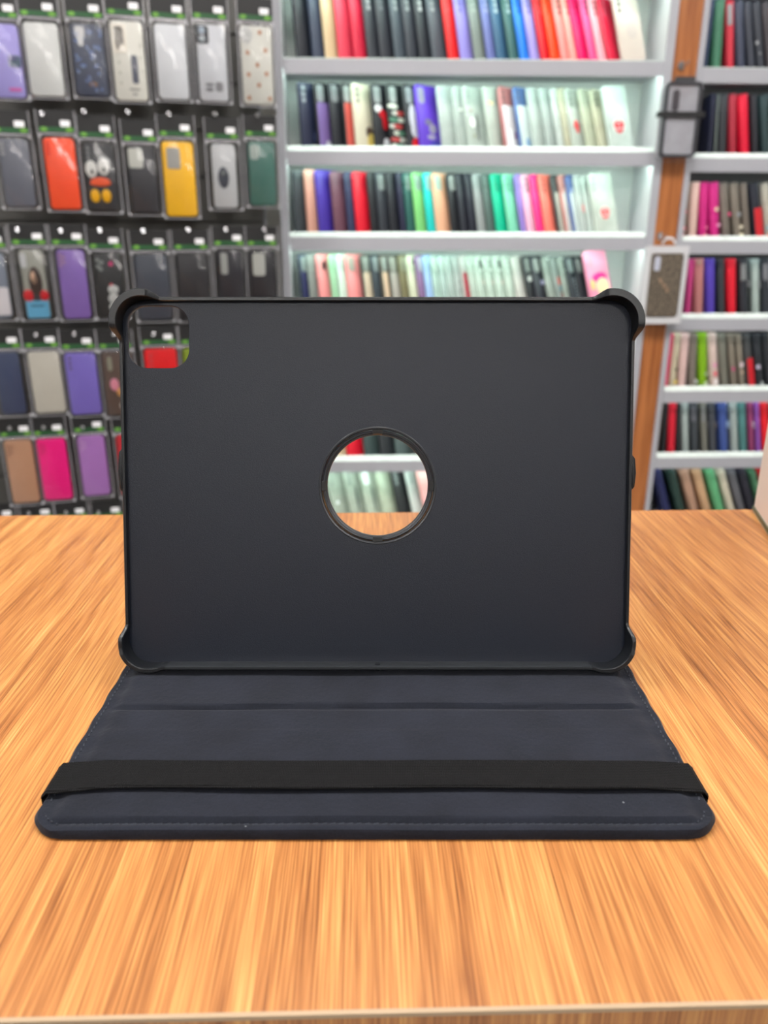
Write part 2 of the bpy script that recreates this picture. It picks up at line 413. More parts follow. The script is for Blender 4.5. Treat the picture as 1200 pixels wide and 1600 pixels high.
# shelf 1 (top visible)
rows1 = [
 (466, 'black', (28, 32, 42)), (491, 'slate navy', (56, 66, 88)), (511, 'cream tan', (214, 190, 150)), (532, 'coral red', (225, 62, 88)), (556, 'raspberry red', (215, 28, 66)),
 (577, 'charcoal grey-holed', (52, 56, 64), dict(dots=(170, 172, 176))), (597, 'dark graphite', (46, 49, 58), dict(dots=(95, 98, 105))), (620, 'slate grey', (72, 82, 92), dict(dots=G)),
 (639, 'dull charcoal', (56, 60, 70), dict(dots=G)), (659, 'near-black', (42, 46, 54), dict(dots=(185, 187, 190))), (679, 'pewter grey', (78, 84, 94), dict(dots=G)),
 (704, 'bright red', (240, 28, 28), dict(dots=(190, 60, 60))), (723, 'lavender', (150, 140, 220), dict(dots=(110, 100, 170))), (745, 'sage grey', (128, 138, 132), dict(dots=(170, 178, 172))),
 (765, 'periwinkle', (110, 118, 180), dict(dots=(160, 165, 200))), (780, 'steel blue', (58, 98, 132), dict(dots=(190, 205, 212))), (800, 'teal green', (62, 104, 102), dict(dots=(170, 190, 188))),
 (817, 'vivid blue', (32, 128, 235), dict(dots=(20, 80, 170))), (833, 'lilac', (160, 150, 225), dict(dots=(110, 105, 170))), (850, 'scarlet', (228, 16, 36), dict(dots=(190, 80, 80))),
 (865, 'orange', (252, 70, 14), dict(dots=(190, 50, 20))), (882, 'salmon pink', (250, 150, 145), dict(dots=(120, 70, 70))), (896, 'light salmon', (250, 165, 155), dict(dots=(170, 100, 95))),
 (908, 'hot pink', (248, 14, 104), dict(dots=(190, 20, 80))), (926, 'rose pink', (242, 84, 150), dict(dots=(150, 60, 100))), (940, 'pale pink', (252, 172, 184), dict(dots=(180, 100, 110))),
 (955, 'crimson', (218, 26, 66), dict(dots=(200, 90, 110))), (975, 'beige dark-holed', (212, 200, 190), dict(dots=(70, 50, 45), pr=[(.042, .07, .017, .019, (204, 192, 186))]))]
shelf_row(rows1, LV[1], 86, .115, 'main unit top shelf', 'phone cases on the top shelf of the main unit')
# shelf 2
rows2 = [
 (474, 'navy grey-holed', (34, 40, 68), dict(dots=(150, 156, 165), pr=[(.04, .035, .006, .012, (70, 80, 120))])),
 (499, 'black-framed lavender', BK, dict(slot=(140, 144, 148), low=(128, 104, 168), pr=[(.03, .014, .008, .012, (215, 215, 230))])),
 (522, 'black slotted', (34, 36, 44), dict(slot=(130, 134, 138))), (542, 'black-framed coral', BK, dict(slot=(160, 165, 165), low=(204, 84, 74))),
 (559, 'cream cartoon-printed', (214, 208, 186), dict(dots=(120, 112, 100), pr=[(.042, .046, .011, .013, (90, 70, 60)), (.046, .022, .012, .022, (232, 208, 110))])),
 (589, 'black red-and-white printed', (34, 36, 42), dict(slot=(150, 154, 156), pr=[(.016, .100, .011, .009, (230, 232, 236)), (.028, .088, .011, .010, (200, 22, 36)), (.034, .068, .008, .018, (200, 22, 36)), (.034, .020, .009, .012, (225, 228, 235))])),
 (614, 'green-and-white striped', (34, 40, 42), dict(slot=(160, 166, 166), pr=[(.012 + .012 * (i % 3), .012 + .0155 * (i // 2) , .016, .0055, [(222, 228, 216), (80, 130, 108), (210, 214, 206), (190, 70, 70)][i % 4]) for i in range(13)])),
 (640, 'white cone-printed', (36, 38, 44), dict(slot=(150, 156, 160), pr=[(.022, .078, .012, .034, (215, 220, 228)), (.03, .050, .018, .020, (215, 220, 228)), (.03, .018, .018, .015, (228, 22, 36))])),
 (659, 'purple glitter-printed', (98, 60, 200), dict(slot=(150, 146, 170), pr=[(.032, .07, .012, .008, (120, 116, 150)), (.044, .055, .012, .012, (160, 156, 180)), (.038, .035, .014, .006, (170, 165, 195)), (.05, .016, .02, .010, (70, 70, 180))])),
 (694, 'clear wide-slotted', CL, C(slot=(178, 188, 190))), (718, 'clear thin', CL, C(op=.4, pr=[(.02, .100, .005, .003, (246, 250, 244))])),
 (735, 'clear dot-printed', (214, 226, 218), C(dots=(140, 150, 146), pr=[(.018, .098, .004, .004, (150, 120, 110)), (.02, .07, .009, .012, (250, 250, 250)), (.022, .038, .004, .004, (150, 150, 120)), (.036, .06, .004, .034, (90, 96, 96))])),
 (768, 'clear gold-starred', (216, 226, 216), C(pr=[(.012, .118, .0035, .0045, (240, 220, 150)), (.023, .117, .0035, .005, (248, 226, 150))])),
 (792, 'pink-edged clear', (206, 130, 132), C(op=.75, dots=(120, 80, 80), low=(222, 216, 220), pr=[(.024, .03, .012, .028, (250, 250, 252)), (.04, .04, .005, .01, (150, 90, 150))])),
 (816, 'blue-edged clear', (96, 128, 190), C(op=.8, dots=(70, 80, 110), low=(208, 222, 222), pr=[(.028, .022, .008, .012, (130, 170, 210))])),
 (838, 'clear frosted', CL, C()), (858, 'clear greyish', (200, 212, 208), C()), (876, 'clear milky', (220, 230, 226), C(op=.65)), (888, 'clear tan-edged', (214, 212, 186), C(op=.6)),
 (899, 'clear red-printed', (216, 226, 218), C(dots=(110, 118, 112), pr=[(.022, .066, .009, .012, (224, 70, 76)), (.024, .056, .006, .010, (224, 70, 76))])),
 (921, 'clear faint-holed', (214, 220, 196), C(dots=(160, 164, 150))), (940, 'clear cream-tinted', (222, 222, 196), C(dots=(100, 104, 96))),
 (956, 'clear red-badged', (218, 232, 226), C(op=.7, pr=[(.036, .060, .0185, .0185, (232, 240, 236)), (.036, .062, .0165, .0125, (216, 76, 84)), (.036, .053, .013, .011, (216, 76, 84)), (.036, .067, .003, .0028, (245, 240, 240)), (.036, .0535, .008, .0018, (240, 225, 225))]))]
shelf_row(rows2, LV[2], 231, .10, 'main unit second shelf', 'phone cases on the second shelf of the main unit')
rows3 = [
 (463, 'charcoal', (58, 64, 70), dict(h=1.0, slope=.07)), (483, 'dusty peach', (216, 160, 142), dict(h=1.02, slope=.085)), (501, 'indigo', (72, 50, 165), dict(h=1.02)), (525, 'mauve brown', (112, 72, 88)), (547, 'dark blue', (44, 54, 88)),
 (560, 'vivid red', (226, 26, 50)), (583, 'jet black', (30, 32, 38)), (596, 'charcoal slotted', (50, 54, 62), dict(slot=(140, 146, 146))), (613, 'plain black', (30, 32, 40)), (630, 'blue-black', (36, 36, 62)),
 (640, 'dark green slotted', (40, 92, 86), dict(slot=(130, 150, 146))), (654, 'light green', (126, 200, 118), dict(slot=(150, 175, 160))), (672, 'turquoise', (20, 200, 196), dict(slot=(150, 190, 188))),
 (686, 'peach slotted', (236, 180, 146), dict(slot=(178, 196, 186))), (709, 'black pale-slotted', (28, 30, 36), dict(slot=(160, 164, 162))), (724, 'soft black', (38, 40, 50)), (738, 'midnight black', (30, 32, 46)),
 (751, 'silver grey', (150, 156, 156)), (765, 'dark sage', (82, 100, 96), dict(dots=(110, 124, 120))), (780, 'emerald', (10, 190, 150), dict(dots=(14, 140, 112))), (799, 'mint', (130, 214, 180), dict(dots=(96, 160, 136))),
 (818, 'violet', (142, 120, 200)), (828, 'powder pink', (236, 180, 204), dict(dots=(170, 120, 140))), (843, 'fuchsia', (248, 50, 136)), (856, 'coral', (250, 128, 112), dict(dots=(190, 84, 76))),
 (876, 'black-topped clear', (60, 62, 64), dict(low=(180, 182, 172))), (888, 'rose-topped clear', (190, 130, 124), dict(low=(206, 204, 200), pr=[(.016, .118, .005, .006, (225, 190, 185))])),
 (900, 'blue-topped clear', (84, 104, 158), dict(low=(202, 214, 214), pr=[(.016, .118, .005, .006, (180, 190, 220))])), (913, 'clear red-spotted', (206, 216, 212), C(op=.65, pr=[(.018, .07, .006, .012, (222, 130, 128))])),
 (925, 'clear white', CL, C(op=.65)), (934, 'clear round-badged', (214, 224, 214), C(op=.72, dots=(150, 160, 152), pr=[(.036, .056, .0175, .0175, (226, 236, 230)), (.036, .058, .0155, .012, (224, 110, 112)), (.036, .049, .012, .010, (224, 110, 112)), (.036, .063, .003, .0028, (245, 240, 240)), (.036, .0495, .007, .0018, (240, 225, 225))]))]
shelf_row(rows3, LV[3], 361, .10, 'main unit third shelf', 'phone cases on the third shelf of the main unit')
oo = [(.020, .118, .0042, .0048, (236, 244, 238)), (.020, .150, .0042, .0042, (232, 240, 234))]
ring_o = lambda dk: dict(clear=1, op=.6, pr=oo + ([(.020, .134, .004, .011, (92, 98, 96))] if dk else []) + [(.022, .085, .004, .006, (190, 180, 170))])
rows4 = [
 (476, 'navy-framed', (42, 52, 74), dict(slot=(150, 160, 160), low=(44, 48, 92))), (489, 'grey glittery', (130, 136, 132), dict(slot=(150, 156, 152))), (504, 'salmon black-holed', (240, 150, 150), dict(pr=[(.022, .128, .006, .011, (60, 30, 30))])),
 (524, 'pale green', (160, 206, 168)), (536, 'mint white', (206, 228, 214), dict(slot=(196, 214, 204))), (550, 'blush pink', (246, 150, 150), dict(slot=(170, 160, 150))), (574, 'beige dark-topped', (72, 70, 64), dict(low=(206, 190, 166), slot=(150, 155, 148))),
 (590, 'slate slotted', (52, 60, 68), dict(slot=(140, 148, 150))), (604, 'sand dark-topped', (84, 78, 70), dict(low=(216, 190, 162), slot=(160, 165, 160))), (617, 'ash dark-topped', (80, 78, 72), dict(low=(172, 168, 160), slot=(160, 160, 150))),
 (634, 'olive', (112, 106, 76), dict(slot=(140, 140, 120))), (647, 'ivory dark-holed', (200, 204, 178), dict(pr=[(.024, .138, .006, .006, (50, 45, 40))])), (661, 'mauve', (130, 100, 140), dict(slot=(180, 176, 184))),
 (673, 'baby blue', (150, 180, 220)), (685, 'clear minty', (190, 216, 204), C(op=.6, slot=(190, 206, 196))), (697, 'clear aqua', (192, 214, 208), C(op=.6, slot=(186, 202, 194))), (708, 'clear ribbed', (196, 212, 206), C(op=.5)),
 (720, 'clear black-patterned', (190, 200, 196), C(pr=[(.02 + .004 * (i % 2), .04 + .012 * i, .006, .005, (50, 64, 66)) for i in range(6)])), (731, 'burgundy-striped', (170, 170, 166), dict(slot=(190, 195, 190), low=(160, 44, 62))),
 (743, 'clear dark-slotted A', (204, 220, 208), ring_o(1)), (754, 'clear dark-slotted B', (204, 220, 208), ring_o(1)), (769, 'clear dark-slotted C', (204, 220, 208), ring_o(0)), (784, 'clear dark-slotted D', (204, 220, 208), ring_o(1)),
 (800, 'clear plain-holed', (206, 220, 208), C(op=.6, dots=(190, 204, 194))), (815, 'clear pinkish', (216, 214, 208), C(op=.6)),
 (832, 'black white-ticked', (36, 38, 42), dict(slot=(140, 146, 142), pr=[(.014, .095, .008, .007, (200, 206, 202)), (.026, .103, .010, .004, (200, 206, 202))])), (845, 'black lilac-marked', (44, 46, 54), dict(slot=(150, 154, 150), pr=[(.03, .085, .008, .007, (170, 168, 200))])),
 (864, 'clear white-ringed', (170, 180, 172), C(op=.6, pr=oo[1:])), (877, 'clear red-and-blue', (150, 160, 156), C(op=.6, pr=[(.016, .09, .005, .012, (180, 60, 50)), (.02, .07, .006, .009, (60, 110, 130)), (.024, .05, .006, .012, (170, 30, 40))])),
 (889, 'clear smoky-ringed', (160, 170, 162), C(op=.6, pr=oo)), (900, 'black lettered', (44, 50, 56), dict(slot=(140, 150, 150), pr=[(.022, .018 + .0095 * i, .006, .003, (150, 160, 168)) for i in range(9)])), (914, 'matte black', (36, 40, 46), dict(slot=(150, 154, 152))),
 (928, 'big pink printed', (240, 150, 180), dict(h=1.06, pr=[(.018, .130, .006, .014, (220, 150, 170)), (.04, .088, .024, .012, (232, 40, 140)), (.046, .064, .021, .022, (244, 214, 170)), (.014, .072, .008, .014, (240, 196, 130))]))]
ORD = ['first', 'second', 'third', 'fourth']
rows4 = [(a, b, *c) for a, b, *c in rows4]
nm = {'clear dark-slotted A': 'clear ring-topped first', 'clear dark-slotted B': 'clear ring-topped second', 'clear dark-slotted C': 'clear slotless ring-topped', 'clear dark-slotted D': 'clear ring-topped fourth'}
rows4 = [(r_[0], nm.get(r_[1], r_[1]), *r_[2:]) for r_ in rows4]
shelf_row(rows4, LV[4], 488, .125, 'main unit fourth shelf', 'phone cases on the fourth shelf of the main unit')
# cases seen through the round hole (shelves 6 and 7)
rows6 = [(522, 'cream', (226, 206, 170)), (545, 'red', (226, 26, 50)), (572, 'dark teal-grey', (62, 78, 78)), (597, 'graphite', (48, 52, 56), dict(dots=(80, 84, 86))), (622, 'slate', (84, 98, 98)), (646, 'dark grey', (60, 64, 66))]
shelf_row(rows6, LV[6], 706, .12, 'shelf seen in upper round hole', 'phone cases seen high in the round hole')
rows7 = [(500, 'clear', (190, 200, 186), C(op=.6, dots=(120, 130, 120))), (525, 'clear glint-painted', (190, 200, 186), C(op=.6, dots=(120, 130, 120), pr=[(.02, .06, .005, .0055, (235, 240, 245))])), (552, 'clear dark-sided', (190, 200, 186), C(op=.6, dots=(110, 120, 112), pr=[(.03, .07, .003, .04, (70, 84, 84))])),  # round pale motif on the second case is a painted point highlight
         (578, 'clear shiny-slotted', (196, 206, 190), C(op=.65, slot=(236, 244, 246), pr=[(.03, .07, .003, .04, (90, 104, 100))])), (603, 'milky green', (196, 206, 184), C(op=.7)), (627, 'black grey-holed', (38, 40, 42), dict(dots=(130, 136, 136))),
         (650, 'pale grey', (196, 202, 198), dict(slot=(170, 180, 176))), (668, 'salmon-pink printed', (236, 170, 168), dict(pr=[(.02, .06, .008, .012, (230, 110, 120))]))]
shelf_row(rows7, LV[7], 826, .2, 'shelf seen in lower round hole', 'phone cases seen low in the round hole')
# rows wholly behind the tablet case
def hidden_row(xs, zb, py, slope, cols, group, label):
    for i, x in enumerate(xs):
        n0 = len(bpy.data.objects)
    row = [(x, 'x', cols[i % len(cols)]) for i, x in enumerate(xs)]
    before = set(COL.objects)
    shelf_row(row, zb, py, slope, '', group)
    for o in set(COL.objects) - before:
        if o.parent is None: o['label'] = label
LABELS_HID = 'phone case on a main unit shelf hidden behind the tablet case'
pal = [(60, 66, 76), (200, 60, 70), (210, 190, 170), (90, 110, 160), (40, 44, 50), (150, 170, 160), (220, 140, 160)]
hidden_row([480 + 22 * i for i in range(22)], LV[5], 606, .11, pal, 'hidden phone cases of the main unit', LABELS_HID)
hidden_row([496] + [672 + 24 * i for i in range(12)], LV[6], 706, .11, pal[1:], 'hidden phone cases of the main unit', LABELS_HID)
hidden_row([700 + 24 * i for i in range(10)], LV[7], 826, .15, pal[2:], 'hidden phone cases of the main unit', LABELS_HID)

# ------------------------------------------------------------------ wallet cases on right unit
def wallet_mesh(t, h):
    def mk():
        n = 8; r_ = t / 2 * 0.98; dep = 0.082
        prof = [(r_ * 0.75 - r_ * 0.75 * math.cos(math.pi * i / n - math.pi / 2) if False else r_ * 0.8 * (1 - math.sin(math.pi * i / n)), -r_ * math.cos(math.pi * i / n)) for i in range(n + 1)]
        prof = prof + [(dep, r_ * 0.96), (dep - .002, r_ * 0.55), (dep - .002, -r_ * 0.55), (dep, -r_ * 0.96)]
        b = MB()
        zs = [(0, .9), (.0015, 1.0), (h - .0015, 1.0), (h, .9)]
        b.rings([[(x if k in (1., ) else x, y * k, z) for x, y in prof] for z, k in zs])
        return b.mesh('wallet_case')
    return cached(('wallet', round(t, 4), h), mk)
def wallet_row(row, zb, py, slope, shelf, group, h):
    labs = row_labels(row, shelf, 'wallet case'); prev = None
    for i, (it, lab) in enumerate(zip(row, labs)):
        xl, xr, name, rgb = it[0][0], it[0][1], it[1], it[2]; ft = it[3] if len(it) > 3 else {}
        d0 = 0.024
        a, _ = U.hit(xl, py, d0); b_, _ = U.hit(xr, py, d0)
        t = min(0.026, max(0.007, (b_ - a) * .86)); lx = max((a + b_) / 2, XB0 + t / 2 + .004)
        beta = 84; lb, sb = math.cos(R(beta)), math.sin(R(beta))
        sl = ft.get('slope', slope)
        tau = math.atan(max(0.0, sl + (xl - 607) / 3440.0) / sb)
        # spines stand beside one another: never lean further than the room left by the neighbour
        if prev is not None:
            px_, pt_, ptau = prev
            lx = max(lx, px_ + (pt_ + t) / 2 / math.cos(tau) + .0008)
            gap = lx - px_ - (pt_ + t) / 2 / math.cos(tau)
            tau = min(tau, math.atan(math.tan(ptau) + gap / h) if tau > ptau else tau)
        else:
            tau = min(tau, math.atan(max(0, (lx - t / 2 - XB0 - .003) / h)))
        prev = (lx, t, tau)
        X = Vector((lb, sb, 0)); Y0 = Vector((-sb, lb, 0)); Z0 = Vector((0, 0, 1))
        Zv = Z0 * math.cos(tau) + Y0 * math.sin(tau); Y = Y0 * math.cos(tau) - Z0 * math.sin(tau)
        M = U.M @ Matrix(((X.x, Y.x, Zv.x, lx), (X.y, Y.y, Zv.y, d0), (X.z, Y.z, Zv.z, zb + t / 2 * math.sin(tau) + .0006), (0, 0, 0, 1)))
        o = obj('wallet_case', wallet_mesh(t, h), mat(rgb, 0.45, name='leather_colour', bump=0.3, bscale=900), None, M)
        tag(o, lab, 'phone case', group); reg(lab)
        if 'clasp' in ft:
            MB().box(-0.0012, 0.03, -t / 2 - .001, -t / 2 + .0045, h * .5, h * .62).build('clasp', mat(ft['clasp'], .4, name='clasp'), o)
        if 'slot' in ft:
            MB().box(-0.0012, 0.02, -t * .2, t * .35, h * .64, h * .93).build('side_strip', mat(ft['slot'], .4, name='pale_strip'), o)
        if 'low' in ft:
            MB().box(-0.001, 0.02, -t / 2 - .0004, t * .2, h * .02, h * .55).build('printed_strip', mat(ft['low'], .4, name='print'), o)
        if 'pr' in ft:
            by = {}
            for j, (yy, zz, r_, c) in enumerate(ft['pr']): by.setdefault(c, []).append((yy, zz, r_))
            for c, L_ in by.items():
                b = MB()
                for yy, zz, r_ in L_:
                    b.plate(0, 0, r_ * 2, r_ * 2.4, r_ * .9, -0.0004, 0.008, .0003)
                    nv = len(b.v) - 28 * 4
                    for q in range(nv, len(b.v)):
                        x, y, z = b.v[q]; b.v[q] = (y - .001, -x + yy * t, z + zz)
                b.build('printed_motif', mat(c, .4, name='print'), o)
TP = (120, 112, 104)
wr = []
W = wallet_row
W([((1099, 1107), 'dark blue', (44, 62, 92), dict(slope=-.14)), ((1110, 1131), 'green', (68, 124, 98), dict(slope=0.0)), ((1136, 1150), 'red pale-slotted', (206, 50, 70), dict(slope=.07, slot=(150, 150, 155))), ((1152, 1168), 'blue-grey', (66, 72, 92)),
   ((1170, 1183), 'charcoal', (62, 66, 78)), ((1184, 1198), 'white-marked dark', (58, 62, 72), dict(pr=[(.3, .06, .003, (180, 184, 190)), (.0, .035, .0022, (150, 154, 160))])), ((1199, 1212), 'dark grey', (70, 66, 72))],
  RV[1], 99, .07, 'right unit top shelf', 'wallet cases on the top shelf of the right unit', .150)
W([((1105, 1114), 'navy', (26, 30, 56), dict(slope=-.1)), ((1116, 1120), 'thin grey', (96, 106, 104), dict(slope=-.06)), ((1121, 1137), 'charcoal', (52, 56, 62)), ((1139, 1153), 'maroon', (172, 42, 62)), ((1156, 1175), 'bright red', (224, 14, 56)),
   ((1177, 1188), 'black', (40, 42, 50)), ((1191, 1206), 'teal strap', (44, 66, 70))],
  RV[2], 239, .02, 'right unit second shelf', 'wallet cases on the second shelf of the right unit', .148)
W([((1063, 1072), 'pink-dotted', (134, 116, 104), dict(slope=-.13, pr=[(0, .03, .004, (240, 150, 160)), (0, .07, .003, (210, 100, 110)), (0, .012, .003, (240, 150, 160))])), ((1075, 1090), 'cream pink', (226, 192, 182)), ((1092, 1107), 'magenta', (204, 36, 128), dict(pr=[(-.3, .03, .0025, (240, 130, 170)), (-.2, .012, .003, (240, 160, 170))])),
   ((1109, 1127), 'gold-charmed magenta', (208, 40, 134), dict(pr=[(-.2, .075, .0045, (226, 206, 176)), (-.35, .035, .004, (226, 160, 196))])), ((1129, 1144), 'taupe', TP, dict(pr=[(-.45, .062, .0035, (216, 60, 120))])), ((1147, 1161), 'silver-charmed taupe', (128, 120, 110), dict(pr=[(-.3, .062, .0045, (150, 156, 162)), (-.45, .03, .004, (214, 206, 186)), (-.45, .01, .0045, (226, 220, 190))])),
   ((1163, 1175), 'brown-grey', (116, 108, 100)), ((1177, 1194), 'red-striped black', (34, 38, 50), dict(low=(206, 40, 50))), ((1196, 1210), 'beige red-tipped', (176, 172, 160), dict(pr=[(.1, .03, .005, (150, 180, 190)), (.1, .008, .005, (220, 40, 40))]))],
  RV[3], 369, .06, 'right unit third shelf', 'wallet cases on the third shelf of the right unit', .142)
W([((1070, 1080), 'magenta', (198, 62, 130), dict(slope=-.09)), ((1084, 1101), 'dusty rose', (186, 122, 122), dict(pr=[(.1, .142, .004, (180, 160, 140))])), ((1103, 1120), 'indigo', (84, 64, 176)), ((1122, 1135), 'charcoal', (52, 56, 62)), ((1137, 1153), 'red', (226, 26, 50)),
   ((1156, 1172), 'pale-slotted black', (44, 48, 56), dict(slot=(126, 130, 132), clasp=(110, 112, 116))), ((1176, 1189), 'silver-grey', (168, 184, 180), dict(clasp=(130, 136, 138))), ((1191, 1206), 'clasped black', (48, 54, 62), dict(slot=(120, 122, 128), clasp=(140, 142, 150)))],
  RV[4], 491, .0, 'right unit fourth shelf', 'wallet cases on the fourth shelf of the right unit', .150)
W([((1031, 1041), 'magenta', (222, 60, 110), dict(slope=-.12)), ((1043, 1056), 'cream yellow-printed', (200, 192, 166), dict(pr=[(-.35, .055, .0035, (90, 80, 60)), (-.4, .02, .0045, (232, 206, 110))])), ((1058, 1073), 'pale pink', (216, 184, 180)), ((1075, 1089), 'taupe', TP, dict(pr=[(-.4, .02, .0045, (200, 204, 196))])),
   ((1091, 1107), 'lime green', (126, 176, 20), dict(pr=[(-.35, .04, .0035, (190, 210, 170)), (-.3, .014, .0045, (200, 216, 180))])), ((1109, 1126), 'pink doll-printed', (206, 184, 176), dict(pr=[(-.1, .065, .0045, (226, 140, 190)), (-.1, .04, .0045, (232, 90, 110)), (-.1, .018, .0055, (238, 232, 232))])),
   ((1128, 1141), 'greenish grey', (118, 118, 108)), ((1143, 1154), 'pink-spotted taupe', (128, 120, 108), dict(pr=[(0, .055, .004, (210, 60, 130))])), ((1156, 1166), 'white-charmed taupe', (132, 124, 112), dict(pr=[(-.1, .066, .005, (226, 206, 214)), (-.1, .045, .0035, (206, 180, 160))])), ((1167, 1180), 'red-striped grey', (70, 72, 74), dict(low=(204, 30, 44))),
   ((1182, 1196), 'black silver-charmed', (44, 48, 54), dict(pr=[(.1, .06, .005, (190, 184, 206)), (-.2, .012, .004, (170, 180, 180))])), ((1197, 1210), 'black', (40, 44, 50))],
  RV[5], 605, .07, 'right unit fifth shelf', 'wallet cases on the fifth shelf of the right unit', .152)
W([((1024, 1029), 'dark brown', (60, 44, 34), dict(slope=-.13)), ((1032, 1040), 'black', (36, 38, 42), dict(slope=-.05)), ((1042, 1056), 'red', (216, 30, 54)), ((1057, 1065), 'soft black', (40, 42, 46)), ((1066, 1078), 'light grey', (160, 172, 170)), ((1080, 1094), 'charcoal', (60, 66, 72), dict(slot=(96, 98, 106))),
   ((1097, 1107), 'clasped taupe-grey', (120, 120, 112), dict(clasp=(96, 96, 94), slot=(130, 132, 134))), ((1109, 1121), 'slate', (70, 74, 82), dict(clasp=(90, 86, 88))), ((1124, 1140), 'blue', (62, 84, 150), dict(clasp=(136, 160, 196))), ((1143, 1155), 'pale grey', (160, 172, 170)), ((1156, 1169), 'teal', (78, 128, 128)),
   ((1171, 1180), 'plum', (148, 62, 108), dict(clasp=(170, 150, 170))), ((1182, 1190), 'purple', (146, 84, 176)), ((1191, 1204), 'bright red', (230, 26, 40))],
  RV[6], 711, .03, 'right unit sixth shelf', 'wallet cases on the sixth shelf of the right unit', .152)
W([((1034, 1051), 'navy', (34, 40, 86)), ((1057, 1074), 'dark green', (36, 60, 54)), ((1078, 1094), 'dusty brown', (178, 140, 118)), ((1097, 1114), 'tan', (196, 158, 122)), ((1118, 1134), 'light green', (96, 170, 120)), ((1137, 1150), 'cream', (198, 190, 170)), ((1153, 1166), 'grey', (96, 96, 102)),
   ((1168, 1183), 'black', (34, 34, 46)), ((1186, 1198), 'moss green', (70, 116, 86)), ((1201, 1215), 'red', (196, 22, 34))],
  RV[7], 822, .24, 'right unit lowest visible shelf', 'wallet cases on the lowest visible shelf of the right unit', .150)

# the same rows carry on past the right edge of the photograph
def beyond(k, py, h, name):
    cols = [(60, 66, 76), (190, 40, 60), (120, 112, 104), (44, 48, 56), (90, 110, 150), (200, 180, 170), (40, 90, 86), (150, 70, 120)]
    before = set(COL.objects)
    wallet_row([((1222 + 17 * i, 1236 + 17 * i), 'n', cols[(i * 3 + k) % 8]) for i in range(13)], RV[k], py, .03, '', f'wallet cases further right on the {name} shelf of the right unit', h)
    for o_ in set(COL.objects) - before:
        if o_.parent is None: o_['label'] = f'wallet case on right unit {name} shelf, in the stretch past the right edge'
nl = dict(LABELS)
for k, py, h, name in ((1, 99, .15, 'top'), (2, 239, .148, 'second'), (3, 369, .142, 'third'), (4, 491, .15, 'fourth'), (5, 605, .152, 'fifth'), (6, 711, .152, 'sixth'), (7, 822, .15, 'lowest visible')): beyond(k, py, h, name)
LABELS = nl

